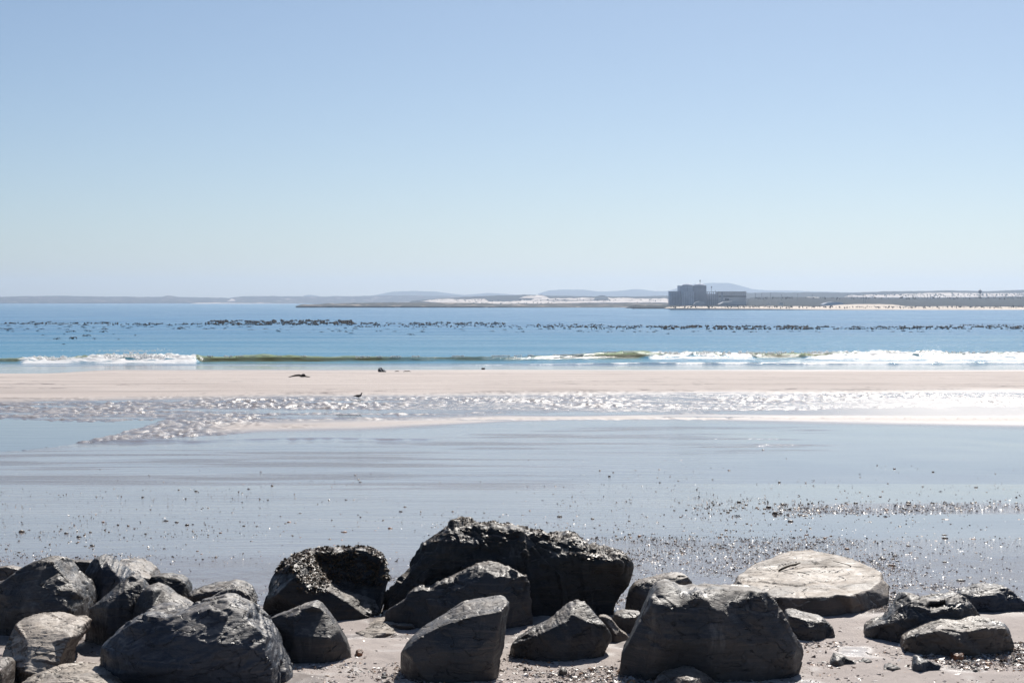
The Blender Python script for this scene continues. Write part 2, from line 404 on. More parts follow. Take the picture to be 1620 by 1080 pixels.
    tone = 0.22 * dry_bar * sstep(0.05, 0.5, fbm2(X / 9, YY / 1.2, 4, 81)) + 0.5 * dry_bar * sstep(0.38, 0.46, fbm2(X / 0.9, YY / 0.5, 3, 82)) * sstep(0.0, 0.3, fbm2(X / 12, YY / 3, 2, 83)) + np.clip(0.75 * rip * np.clip(0.35 - bumps, 0, 1) + 0.5 * streak, 0, 1) * 0.8  # bar mottling, drained streaks, and shade painted into the ripple hollows
    relief = np.clip(0.25 + 1.2 * streak - 0.2 * sstep(1000, 1300, PX), 0.05, 2)
    V = np.stack([X, YY, Z], -1).reshape(-1, 3)
    me = npmesh('beach', V, gridfaces(len(Yr), len(th)))
    fattr(me, 'wet', np.clip(wet, 0, 1)); fattr(me, 'rough', np.clip(rough, 0.02, 1)); fattr(me, 'tone', tone); fattr(me, 'relief', relief)
    grit = band(PY, 868, 892, 990, 1020) * (0.5 + 0.5 * sstep(-0.3, 0.3, n3)) + sstep(1150, 1400, PX) * band(PY, 793, 799, 810, 816) + .6 * sstep(850, 1000, PX) * band(PY, 845, 860, 870, 890)
    fattr(me, 'grit', np.clip(0.5 * grit + rip, 0, 1))
    return tag(link('beach', me, M['sand']), 'pale sandy beach, wet and mirror-like in front, dry on the far bar', None, None, 'structure')
beach = build_beach()
def gz(x, y): return float(ground_profile(y))
def ground_at(px, py):
    """point of the beach seen at a photograph pixel"""
    Y = 5.0 * F / max(py - 477, 5)
    for _ in range(12):
        z = float(ground_profile(Y)); v = (540 - py) / F
        Y = (z - HC) * cp / 1.0 / (-sp + v * cp) * (cp + v * sp) / cp
    p = pt(px, py, Y); return p
def build_pool():
    zp = -0.405
    pts = []
    xs = np.linspace(-420, 262, 160)
    up = np.interp(xs, [-420, 0, 60, 130, 180, 230, 262], [649, 657, 659, 661, 661, 659, 658])
    lo = np.interp(xs, [-420, 0, 60, 100, 140, 180, 230, 262], [726, 720, 714, 709, 701, 693, 679, 668])
    V = []
    for k, (x, a, b) in enumerate(zip(xs, up, lo)):
        for t in np.linspace(0, 1, 9):
            py = b + (a - b) * t
            v = (540 - py) / F; u = (x - 810) / F
            tt = (zp - HC) / (-sp + v * cp); V.append((u * tt, (cp + v * sp) * tt, zp))
    me = npmesh('tide_pool', V, gridfaces(len(xs), 9)[:, ::-1])
    tag(link('tide_pool', me, M['pool']), 'still pool of sky-blue water in the sand at the left', None, None, 'structure')
build_pool()

# ------------------------------------------------------------------ sea
def wave_params(PX):
    h = np.interp(PX, [-200, 0, 90, 150, 200, 240, 300, 330, 420, 480, 560, 640, 790, 900, 950, 985, 1030, 1100, 1200, 1280, 1400, 1620, 1900],
                  [.5, .42, .38, .55, .72, .66, .55, .5, .62, .6, .48, .40, .42, .5, .62, .72, .66, .55, .62, .55, .6, .6, .6])
    return h
def wave_y(PX):
    return np.interp(PX, [-200, 0, 300, 560, 800, 950, 1030, 1300, 1620, 1900], [186, 185, 186, 188, 189, 196, 198, 197, 195, 195])
def build_sea():
    th = np.concatenate([[-80, -65, -50, -40, -32, -27], np.linspace(-23, 23, 700), [27, 32, 40, 50, 65, 80]])
    Yr = np.concatenate([np.arange(148, 176, 0.5), np.arange(176, 204, 0.14), np.arange(204, 240, 1.0), 240 * 1.012 ** np.arange(1, 312)])
    Yr = Yr[Yr < 9400]
    TT, YY = np.meshgrid(np.tan(np.radians(th)), Yr)
    X = TT * YY; PX, _ = proj(X, YY, SEA + 0 * X)
    Z = np.full_like(X, SEA)
    sw = 0.05 * fbm2(X / 16, YY / 7, 3, 61) * sstep(176, 210, YY) * (1 - sstep(600, 1500, YY))
    Z += sw + 0.10 * np.sin(YY / 5.5 + 1.2 * fbm2(X / 60, YY / 60, 2, 62)) * band(YY, 200, 225, 400, 600)
    h = wave_params(PX) * (1 + 0.45 * fbm2(X / 3.5, YY * 0, 4, 63)); yw = wave_y(PX) + 1.2 * fbm2(X / 11, YY * 0, 3, 64)
    d = YY - yw
    fz = np.maximum(band(PX, -400, -350, 305, 322) * np.interp(PX, [0, 25, 40], [.2, .2, 1]), sstep(1000, 1050, PX) * (1 - .8 * band(PX, 1185, 1200, 1265, 1280)))
    prof = np.where(d < 0, np.exp(-(d / (0.9 + 2.2 * fz)) ** 2), np.exp(-(d / 5.0) ** 2))
    Z += h * prof * (1 + (0.12 + 0.45 * fz) * fbm2(X / 0.7, YY / 0.7, 4, 65))
    y2 = np.interp(PX, [0, 700, 1000, 1620], [174, 174, 178, 180]) + 1.5 * fbm2(X / 16, YY * 0, 3, 66)
    d2 = YY - y2; h2 = np.interp(PX, [0, 800, 1050, 1620], [.05, .06, .16, .2])
    Z += h2 * np.where(d2 < 0, np.exp(-(d2 / 0.6) ** 2), np.exp(-(d2 / 3.0) ** 2))
    # foam masks
    lf = band(PX, -400, -350, 305, 318) * np.interp(PX, [0, 25, 40, 100, 130, 150, 310], [.35, .35, 1, .85, .5, 1, 1])
    rf = sstep(1010, 1040, PX) * np.interp(PX, [1010, 1040, 1180, 1200, 1270, 1300, 1620], [.6, 1, .9, .45, .45, .9, 1])
    mf = band(PX, 316, 330, 930, 1020) * 0.18
    f0 = (lf + 0.84 * rf)
    foam = f0 * band(d, -7.5, -5.0, 0.6, 2.5) + mf * band(d, -1.0, -0.2, 0.8, 1.6) * 2.2
    foam = np.maximum(foam, 0.62 * np.exp(-(d2 / 1.1) ** 2) * np.interp(PX, [0, 600, 1000, 1300], [.75, .8, 1.1, 1.5]))
    y3 = 166.5 + 1.2 * fbm2(X / 22, YY * 0, 3, 67) - 2.0 * (1 - sstep(60, 190, PX))
    foam = np.maximum(foam, 0.55 * np.exp(-((YY - y3) / 0.5) ** 2))
    foam = np.maximum(foam, sstep(1000, 1300, PX) * band(YY, 182, 185, 194, 196) * (0.55 + 0.4 * fbm2(X / 3, YY / 1.2, 3, 68)))
    foam *= (0.8 + 0.8 * fbm2(X / 1.6, YY / 0.5, 4, 69))
    green = (0.85 + 0.75 * fbm2(X / 2.2, YY / 0.8, 4, 72)) * band(d, -2.6, -0.9, 3.0, 6.5) * np.interp(PX, [-100, 0, 300, 320, 560, 620, 790, 930, 960, 1010, 1060, 1180, 1200, 1280, 1320, 1620],
                                                   [.8, .8, .8, 1, .9, .4, .35, .35, 1, 1, .5, .5, 1, 1, .5, .4])
    thin = 1 - sstep(170, 184, YY + 2 * fbm2(X / 9, YY / 4, 3, 70))
    me = npmesh('sea', np.stack([X, YY, Z], -1).reshape(-1, 3), gridfaces(len(Yr), len(th)))
    fattr(me, 'foam', foam); fattr(me, 'green', np.clip(green, 0, 1)); fattr(me, 'thin', thin)
    tag(link('sea', me, M['sea']), 'blue sea with a small green wave breaking near the beach', None, None, 'structure')
    return
build_sea()

def ico(sub=1):
    bm = bmesh.new(); bmesh.ops.create_icosphere(bm, subdivisions=sub, radius=1.0)
    V = np.array([v.co[:] for v in bm.verts]); Fs = np.array([[v.index for v in f.verts] for f in bm.faces]); bm.free()
    return V, Fs
def scatter_mesh(name, bases, pos, scl, rot=None, tint=None, smooth=True):
    """one mesh of many transformed copies; bases = [(V,F)], pos (n,3), scl (n,3)"""
    VV, FF, TT = [], [], []; off = 0
    n = len(pos); which = rng.integers(0, len(bases), n)
    if rot is None: rot = rng.uniform(0, 2 * PI, (n, 3))
    for b, (BV, BF) in enumerate(bases):
        idx = np.where(which == b)[0]
        if not len(idx): continue
        r = rot[idx]; cx, sx, cy, sy, cz, sz = np.cos(r[:, 0]), np.sin(r[:, 0]), np.cos(r[:, 1]), np.sin(r[:, 1]), np.cos(r[:, 2]), np.sin(r[:, 2])
        P = BV[None] * scl[idx][:, None, :]
        x, y, z = P[..., 0], P[..., 1], P[..., 2]
        y, z = y * cx[:, None] - z * sx[:, None], y * sx[:, None] + z * cx[:, None]
        x, z = x * cy[:, None] + z * sy[:, None], -x * sy[:, None] + z * cy[:, None]
        x, y = x * cz[:, None] - y * sz[:, None], x * sz[:, None] + y * cz[:, None]
        P = np.stack([x, y, z], -1) + pos[idx][:, None, :]
        VV.append(P.reshape(-1, 3)); k = len(BV)
        FF.append((BF[None] + (off + np.arange(len(idx)) * k)[:, None, None]).reshape(-1, 3)); off += k * len(idx)
        if tint is not None: TT.append(np.repeat(tint[idx], k, 0))
    me = npmesh(name, np.concatenate(VV), np.concatenate(FF), smooth)
    if tint is not None: cattr(me, 'tint', np.concatenate(TT))
    return me
def build_surf():
    I = ico(1); P, S = [], []
    def lump(px, py, Y, s):
        p = pt(px, py, Y); P.append(tuple(p)); S.append((s * rng.uniform(.8, 1.6), s * rng.uniform(.6, 1.0), s * rng.uniform(.5, .9)))
    for _ in range(900):                                     # left breaker
        px = rng.uniform(-150, 316); top = np.interp(px, [-150, 0, 25, 60, 110, 140, 170, 200, 240, 270, 310, 320], [563, 565, 570, 562, 564, 565, 559, 556, 557, 561, 564, 569])
        top += 1.6 * float(vnoise2(np.array([px / 6.0]), np.array([0.]), 5)[0])
        if -50 < px < 28 and rng.random() < 0.8: continue
        if 105 < px < 150 and rng.random() < 0.6: continue
        t = rng.random() ** 0.8; t *= .35; py = top + (577 - top) * t
        zz = SEA + (577 - py) / F * 183
        lump(px, py + 1, 180.5 + 4.5 * (1 - t), rng.uniform(0.04, 0.13))
    for _ in range(260):                                     # spray over it
        px = rng.normal(212, 32); lump(px, 556 - abs(rng.normal(0, 1.8)), 185, rng.uniform(0.02, 0.05))
    for _ in range(1200):                                    # right breaker
        px = 1010 + 780 * rng.random(); t = rng.random() * .25
        if 1190 < px < 1275 and 0.2 < t < 0.8: continue
        py = 556.5 + 13.5 * t + rng.normal(0, 0.5)
        if vnoise2(np.array([px / 14.0]), np.array([py / 2.5]), 9)[0] < -0.25: continue
        lump(px, py, np.interp(py, [556, 564, 571], [198, 195.5, 188]), rng.uniform(0.05, 0.15))
    for _ in range(2600):                                    # foam rims on the green crest
        px = rng.uniform(316, 1012); c = np.interp(px, [316, 420, 560, 800, 930, 960, 1000, 1012], [563, 562.5, 563.5, 562, 560, 556, 556, 558])
        if vnoise2(np.array([px / 10.0]), np.array([3.0]), 10)[0] < -0.1: continue
        lump(px, c + abs(rng.normal(0, 1.2)), wave_y(px) - 0.6, rng.uniform(0.03, 0.08))
    for _ in range(0):                                       # low foam lines in the swash
        px = rng.uniform(-200, 1900); k = rng.random()
        k = 0.2
        if k < 0.5: Y = np.interp(px, [0, 700, 1000, 1620], [173.5, 173.5, 177.5, 179.5])
        else: Y = 167
        if px < 900 and rng.random() < 0.6: continue
        Y += 1.5 * float(vnoise2(np.array([px / 60.]), np.array([k > .5]) * 1.0, 4)[0]) + rng.normal(0, 0.3)
        P.append(((px - 810) / F * Y, Y, SEA + 0.03 + (0.1 if k < .5 and px > 1000 else 0))); s = rng.uniform(.03, .09); S.append((s * 2.5, s, s * .22))
    me = scatter_mesh('surf_foam', [I], np.array(P), np.array(S))
    tag(link('surf_foam', me, M['foam']), 'white froth along the breaking wave and the swash lines', 'foam', None, 'stuff')
build_surf()

# seabed and land under everything, out past the far hills
def build_base():
    V = [(-6300, -60, -6), (6300, -60, -6), (6300, 10350, -6), (-6300, 10350, -6)]
    tag(link('ground', npmesh('ground', V, [[0, 1, 2, 3]], False), M['far_sand']), 'sea floor and low land out to the horizon', None, None, 'structure')
build_base()

# ------------------------------------------------------------------ far shore
def strip(name, tops, bots, Yb, Yt, mat, label, noise=0.3, step=3.0, seed=0, kind='structure', cat=None, Yend=None, nf=8, back=1.10, on=None):
    """a body of land: its front foot on the bottom line at distance Yb, its crest on the top line at Yt"""
    x0, x1 = tops[0][0], tops[-1][0]
    xs = np.arange(x0, x1 + step * .5, step)
    tp = np.interp(xs, *zip(*tops)); bt = np.interp(xs, *zip(*bots))
    tp = tp + noise * fbm2(xs / 14.0, xs * 0, 4, seed + 300)* 1.6 + noise * 0.6 * vnoise2(xs / 3.1, xs * 0, seed + 301)
    e = np.clip(np.minimum(xs - x0, x1 - xs) / (4 * step) + 0.02, 0.02, 1)
    tp = bt + (tp - bt) * e ** 0.8
    rows = []
    for k in range(nf + 1):
        t = k / nf; Y = Yb + (Yt - Yb) * t
        py = bt + (tp - bt) * (t ** 0.85) + (noise * 0.5 * fbm2(xs / 7.0, xs * 0 + k * 3.3, 3, seed + 310) if 0 < k < nf else 0)
        if on:
            t2, b2 = np.interp(xs, *zip(*on[0])), np.interp(xs, *zip(*on[1]))
            Y = on[2] + (on[3] - on[2]) * np.clip((b2 - py) / (b2 - t2), 0, 1) ** (1 / .85) - on[4]
        Y = Y + 0 * xs
        v = (540 - py) / F; tt = Y / (cp + v * sp)
        rows.append(np.stack([(xs - 810) / F * tt, Y, HC + (-sp + v * cp) * tt], -1))
    f = rows[0].copy(); f[:, 2] = np.minimum(f[:, 2], SEA) - 1.0; f[:, 1] -= 1
    b = rows[-1].copy(); b[:, 1] *= (1 + (back - 1) * .5); b[:, 2] = SEA + (b[:, 2] - SEA) * 0.6
    b2 = rows[-1].copy(); b2[:, 1] *= back; b2[:, 2] = SEA - 1
    if on:
        f = rows[0].copy(); f[:, 2] -= 3; f[:, 1] += 60; b = rows[-1].copy(); b[:, 1] += 60; b[:, 2] -= 2; b2 = b.copy(); b2[:, 1] += 20; b2[:, 2] -= 6
    V = np.concatenate([f] + rows + [b, b2]); me = npmesh(name, V, gridfaces(nf + 4, len(xs)))
    return tag(link(name, me, mat), label, cat, None, kind)

# blue mountains
strip('mountain', [(470, 468.5), (490, 466), (512, 468.5)], [(470, 477), (512, 477)], 8900, 9300, M['mountain'], 'small faint blue hill on the left horizon', 0.1, seed=1)
strip('mountain', [(560, 470), (590, 467.5), (605, 464.5), (620, 461.5), (650, 460), (690, 461.2), (720, 465), (735, 466.5), (750, 465.5), (772, 463.2), (800, 465), (845, 468), (860, 470)], [(560, 476), (860, 476)], 8800, 9300, M['mountain'], 'long low blue hill left of the pale dunes', 0.12, seed=2)
strip('mountain', [(840, 470), (853, 464), (868, 459.3), (890, 458), (925, 458.3), (945, 461), (958, 461), (985, 459.5), (1003, 457.3), (1015, 457.5), (1035, 460.3), (1055, 460.5), (1065, 458), (1078, 453), (1100, 449), (1125, 447.3), (1152, 447.5), (1168, 451), (1190, 457), (1208, 459), (1260, 459.8), (1330, 462), (1480, 463), (1560, 462), (1590, 459.5), (1630, 457.5), (1700, 458), (1900, 462)], [(840, 476), (1900, 476)], 9000, 9600, M['mountain'], 'blue mountain range behind the power station', 0.12, seed=3)
# low land
HT, HB = [(-700, 471), (-200, 470), (0, 469), (60, 468.3), (110, 468), (140, 468.6), (240, 469.5), (258, 469.2), (264, 467.6), (273, 467.8), (280, 469.6), (350, 470.5), (362, 471.5), (375, 470), (390, 468), (430, 468.5), (500, 469), (545, 468.3), (600, 467.5), (640, 467), (700, 468), (800, 468.5), (870, 470)], [(-700, 479.3), (300, 479.6), (470, 481), (870, 482)]
strip('headland', HT, HB, 6200, 6900, M['scrub_sandy'], 'long low dark headland along the left horizon', 0.35, seed=4)
strip('sand_beach', [(300, 479.2), (330, 478.9), (470, 480.3), (480, 480.8)], [(300, 480.2), (400, 480.6), (480, 481.6)], 5500, 5600, M['far_sand'], 'thin pale strand at the foot of the left headland', 0.05, seed=5)
strip('dune_slope', [(359, 475.8), (363, 474.4), (366, 472.6), (369, 472), (371, 473), (373, 475)], [(359, 476.4), (373, 476)], 6050, 6120, M['far_sand'], 'small pale dune scar on the left headland', 0.1, 1.5, seed=6, on=(HT, HB, 6200, 6900, 40))
LT, LB = [(640, 476), (690, 472.5), (730, 470), (780, 467.5), (830, 466.2), (860, 467.3), (930, 468.5), (1000, 469), (1060, 468), (1180, 463), (1260, 462.5), (1300, 462), (1345, 463), (1400, 460.8), (1450, 460.4), (1510, 459.3), (1560, 460.4), (1620, 458.8), (1900, 459)], [(640, 483), (1900, 484)]
strip('lowland', LT, LB, 3700, 4300, M['scrub'], 'blue-grey scrub land behind the power station', 0.35, seed=7)
strip('scrub_coast', [(468, 482.6), (480, 481), (540, 479.6), (620, 478.3), (700, 479), (745, 479), (800, 480.5), (850, 480.5), (900, 479.6), (960, 480.0), (1000, 479.2), (1060, 479.3), (1075, 481)], [(468, 484.2), (600, 484.6), (800, 485.3), (900, 487.2), (1075, 487.3)], 1850, 2000, M['shore_scrub'], 'dark flat strip of scrub along the water, left of the power station', 0.35, 2.0, seed=8)
# bright dune fields
D = [([(664, 476), (690, 473.4), (705, 472.5), (715, 472.9), (765, 473.2), (774, 474)], [(664, 476.4), (700, 479.6), (735, 480.3), (774, 478.2)], 'broad pale dune left of the shore scrub'),
     ([(745, 479.5), (775, 477.5), (830, 476.2), (866, 477)], [(745, 482.3), (800, 483), (866, 482)], 'low pale dune broken by bushes beside the water'),
     ([(822, 470.5), (830, 468.6), (838, 467.0), (845, 467.9), (850, 466.6), (856, 466.4), (862, 468.4), (870, 471)], [(822, 471.6), (870, 472.2)], 'small bright dune crest below the blue hills'),
     ([(840, 471.8), (870, 472.2), (910, 471.3), (950, 470.8), (985, 471.6), (1060, 472.5)], [(840, 474.5), (910, 475.0), (1060, 475.6)], 'upper ribbon of bright dune left of the power station'),
     ([(820, 474.8), (860, 475.3), (930, 475.4), (1000, 475.0), (1030, 473.5), (1060, 474.5)], [(820, 480.5), (860, 481), (930, 479), (1060, 479)], 'lower ribbon of bright dune left of the power station'),
     ([(1338, 467.3), (1380, 466.3), (1420, 465.5), (1450, 464.2), (1475, 463), (1560, 463.5), (1620, 463.8), (1900, 463)], [(1338, 469.6), (1400, 471.0), (1480, 471.5), (1540, 470.4), (1620, 469.5), (1900, 470)], 'long bright dune field on the right skyline'),
     ([(1270, 470.5), (1285, 469.5), (1300, 470.3)], [(1270, 471.6), (1300, 471.9)], 'small pale dune patch right of the power station')]
for k, (a, b, lab) in enumerate(D):
    strip('sand_dune', a, b, 3480 - 40 * (k % 3), 3600, M['dune'], lab, 0.6, 1.5, seed=20 + k, on=(LT, LB, 3700, 4300, 35 + k))
strip('scrub_knoll', [(938, 473), (942, 469), (950, 467.2), (957, 467.6), (962, 470), (965, 473)], [(938, 474), (965, 474)], 3380, 3420, M['scrub'], 'small round dark knoll among the dunes', 0.1, 1.5, seed=33, on=(LT, LB, 3700, 4300, 60))
strip('scrub_belt', [(1178, 472), (1200, 470), (1250, 469.5), (1300, 471), (1340, 470.5), (1400, 471.5), (1480, 472), (1540, 470.6), (1620, 470), (1900, 470)], [(1178, 486), (1900, 485.5)], 1900, 2500, M['scrub'], 'grey-green scrub belt behind the right-hand beach', 0.45, 2.0, seed=34)
strip('sand_beach', [(1060, 485.2), (1090, 484.2), (1130, 484.9), (1200, 484.2), (1310, 484.8), (1322, 482.5), (1345, 481.4), (1390, 480.9), (1412, 481.3), (1432, 484.4), (1470, 484.6), (1500, 484.2), (1560, 485), (1620, 485.2), (1900, 485)], [(1060, 487.6), (1200, 488.6), (1310, 489.6), (1400, 490.5), (1620, 491.2), (1900, 491.5)], 1330, 1500, M['far_sand'], 'bright far beach with a dune in front of the scrub belt', 0.25, 2.0, seed=35)
strip('scrub_fringe', [(1000, 483), (1060, 483), (1100, 483.4), (1180, 482.6), (1230, 483.2), (1290, 482.9), (1310, 484)], [(1000, 486.8), (1060, 486.9), (1120, 486.2), (1310, 486.2)], 1560, 1640, M['scrub'], 'low scrub fringe at the foot of the power station', 0.5, 1.5, seed=36)
# bushes scattered on the dunes and skyline
def build_bushes():
    I = ico(1); P, S = [], []
    def add(px, py, Y, r):
        p = pt(px, py, Y); P.append(tuple(p)); S.append((r * rng.uniform(1, 2.4), r * rng.uniform(.8, 1.4), r * rng.uniform(.5, 1.0)))
    def addl(px, py, r): add(px, py, 3700 + 600 * min(1, max(0, (483.5 - py) / (483.5 - float(np.interp(px, *zip(*LT)))))) ** (1 / .85) - 55, r * 1.15)
    for _ in range(260): addl(rng.uniform(670, 1060), rng.choice([474.9, 480.0, 481.5]) + rng.normal(0, .7), rng.uniform(.5, 1.3))
    for _ in range(350): addl(rng.uniform(1340, 1760), 464.5 + abs(rng.normal(0, 2.5)), rng.uniform(.5, 1.4))
    for _ in range(260): add(rng.uniform(1185, 1900), rng.uniform(470.0, 472.5), 1895, rng.uniform(.3, .8))
    for _ in range(500): add(rng.uniform(1060, 1760), 485.6 + rng.normal(0, .7), 1340, rng.uniform(.2, .5))
    me = scatter_mesh('bushes', [I], np.array(P), np.array(S))
    tag(link('coastal_bushes', me, M['scrub']), 'dark bushes dotted over the far dunes and beach', 'bushes', None, 'stuff')
build_bushes()

# ------------------------------------------------------------------ power station and other far structures
def far_box(px0, px1, pt_, pb, Y, depth, name, mat, parent, ox, n=1):
    a = pt(px0, pt_, Y); b = pt(px1, pb, Y)
    me = boxes([((a.x + b.x) / 2 - ox.x, Y + depth / 2 - ox.y, (a.z + b.z) / 2 - ox.z, b.x - a.x, depth, a.z - b.z)], name)
    return link(name, me, mat, parent)
def thing(name, loc, label, cat, group=None):
    o = bpy.data.objects.new(name, None); C.objects.link(o); o.location = loc
    return tag(o, label, cat, group)
YB = 1650.0
def revolve(rs, n=20):
    bm = bmesh.new(); rings = []
    for r, z in rs: rings.append([bm.verts.new((r * math.cos(2 * PI * k / n), r * math.sin(2 * PI * k / n), z)) for k in range(n)])
    for a, b in zip(rings, rings[1:]):
        for k in range(n): bm.faces.new((a[k], a[(k + 1) % n], b[(k + 1) % n], b[k]))
    bm.faces.new(rings[-1]); bm.faces.new(rings[0][::-1])
    for f in bm.faces: f.smooth = True
    me = bpy.data.meshes.new('revolved'); bm.to_mesh(me); bm.free(); return me
def build_power_station():
    def base(px): 
        p = pt(px, 485.5, YB); p.z = SEA; return p
    ground = 487.5
    # left annex
    o = base(1068); t = thing('annex_block', o, 'lower grey annex block with ribbed wall at the left end of the power station', 'building')
    far_box(1059.5, 1075.5, 461.2, ground, YB - 1, 14, 'wall', M['concrete'], t, o)
    far_box(1059.2, 1075.8, 460.7, 461.3, YB - 1.4, 14.8, 'parapet', M['concrete_dark'], t, o)
    for k in range(6): far_box(1061 + k * 2.5, 1061.7 + k * 2.5, 462, 482, YB - 1.35, .4, 'rib', M['concrete_dark'], t, o)
    # main reactor block with two shallow domes
    o = base(1096); t = thing('reactor_building', o, 'tall grey power station block with two shallow domed roofs', 'building')
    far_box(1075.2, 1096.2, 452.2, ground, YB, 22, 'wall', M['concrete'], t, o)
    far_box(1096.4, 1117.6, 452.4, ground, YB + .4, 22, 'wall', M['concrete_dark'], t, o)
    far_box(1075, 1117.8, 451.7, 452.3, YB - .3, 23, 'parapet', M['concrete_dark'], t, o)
    for k in range(4):
        far_box(1076.5 + k * 10.3, 1077.2 + k * 10.3, 453, 480, YB - .35, .35, 'rib', M['concrete_dark'], t, o)
    for cx, w_, h_ in ((1087.5, 8.5, 3.3), (1107, 9.5, 3.4)):
        p = pt(cx, 451.8, YB + 11); r = w_ / F * YB; hh = h_ / F * YB
        rs = [(r * math.cos(a), hh * math.sin(a)) for a in np.linspace(0, 1.5, 7)]
        link('dome', revolve(rs), M['concrete'], t, (p.x - o.x, p.y - o.y, p.z - o.z))
    # front stair block and low halls
    o = base(1088); t = thing('front_block', o, 'mid-height grey block standing against the front of the domed building', 'building')
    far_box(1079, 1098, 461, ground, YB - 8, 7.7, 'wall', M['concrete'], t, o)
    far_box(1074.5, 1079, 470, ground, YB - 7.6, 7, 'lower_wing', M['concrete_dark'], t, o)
    for k in range(5):
        far_box(1081 + k * 3.6, 1081.5 + k * 3.6, 463, 484, YB - 8.3, .3, 'rib', M['concrete_dark'], t, o)
    def shed(px0, px1, top, eave, Y, dep, lab, roofmat):
        o = base((px0 + px1) / 2); t = thing('low_shed', o, lab, 'shed')
        far_box(px0 + 1.5, px1 - 1.5, eave, ground, Y, dep, 'wall', M['concrete_dark'], t, o)
        a, b = pt(px0, eave, Y - .5), pt(px1, eave, Y - .5); tz = pt(px0, top, Y).z
        w_ = (b.x - a.x); V = []
        for y in (Y - .5, Y + dep + .5):
            V += [(a.x, y, a.z), (b.x, y, a.z), (b.x - w_ * .18, y, a.z + (tz - a.z) * .75), ((a.x + b.x) / 2, y, tz), (a.x + w_ * .18, y, a.z + (tz - a.z) * .75)]
        V = [(x - o.x, y - o.y, z - o.z) for x, y, z in V]
        me = bpy.data.meshes.new('roof'); me.from_pydata(V, [], [(0, 1, 2, 3, 4), (9, 8, 7, 6, 5), (1, 6, 7, 2), (2, 7, 8, 3), (3, 8, 9, 4), (4, 9, 5, 0), (0, 5, 6, 1)])
        link('roof', me, roofmat, t)
    shed(1097, 1117, 476.6, 482, YB - 22, 12, 'low pale-roofed shed in front of the domed building', M['cladding'])
    shed(1137, 1182, 476.6, 481.4, YB - 24, 12, 'long low pale-roofed shed in front of the long turbine hall', M['cladding'])
    shed(1303, 1337, 477.6, 481.6, YB + 130, 20, 'wide grey-roofed shed in the scrub behind the far beach', M['concrete_dark'])
    # open frame between
    o = base(1126); t = thing('frame_structure', o, 'open steel and concrete frame with columns between the two large halls', 'structure frame')
    far_box(1117.9, 1136.2, 464.5, ground, YB + 6, 10, 'core', M['concrete'], t, o)
    for k in range(6): far_box(1118.4 + k * 3.4, 1119.3 + k * 3.4, 461.4, 484, YB + 2, .9, 'column', M['concrete_dark'], t, o)
    for j, y in enumerate((461.2, 467.5, 474.5)): far_box(1118, 1136, y, y + .8, YB + 1.2, .7, 'beam', M['concrete_dark'], t, o)
    # turbine hall
    o = base(1158); t = thing('turbine_hall', o, 'long flat-roofed turbine hall with a dark horizontal band', 'building')
    far_box(1136.4, 1180.6, 461.6, ground, YB + 1, 24, 'wall', M['cladding'], t, o)
    far_box(1136.1, 1180.9, 461.0, 461.7, YB + .5, 25, 'parapet', M['concrete_dark'], t, o)
    far_box(1137, 1180.7, 468.0, 469.6, YB + .75, .25, 'window_band', M['band'], t, o)
    far_box(1141, 1144, 461.7, 480, YB + .6, .3, 'rib', M['concrete_dark'], t, o)
    far_box(1147, 1153.5, 472, 475.5, YB + .7, .3, 'door', M['band'], t, o)
    for k in range(9): far_box(1146 + k * 3.8, 1146.3 + k * 3.8, 462.0, 467.8, YB + .7, .3, 'panel_joint', M['concrete_dark'], t, o)
    # masts
    for px, top, lab, head in ((1107.5, 443.6, 'thin roof mast with a dark head above the right dome', 1), (1125.6, 453.6, 'thin mast with a small head above the open frame', 1), (1131.5, 459, 'short plain vent stack on the open frame', 0)):
        p0 = pt(px, 452 if px < 1110 else 461.5, YB + 8); p1 = pt(px, top, YB + 8)
        t = thing('mast', p0, lab, 'mast')
        link('pole', boxes([(0, 0, (p1.z - p0.z) / 2, .28, .28, p1.z - p0.z)]), M['steel'], t)
        if head: link('head', boxes([(0, 0, p1.z - p0.z - .3, 1.1, 1.1, 1.5)], bevel=.25), M['steel'], t)
build_power_station()
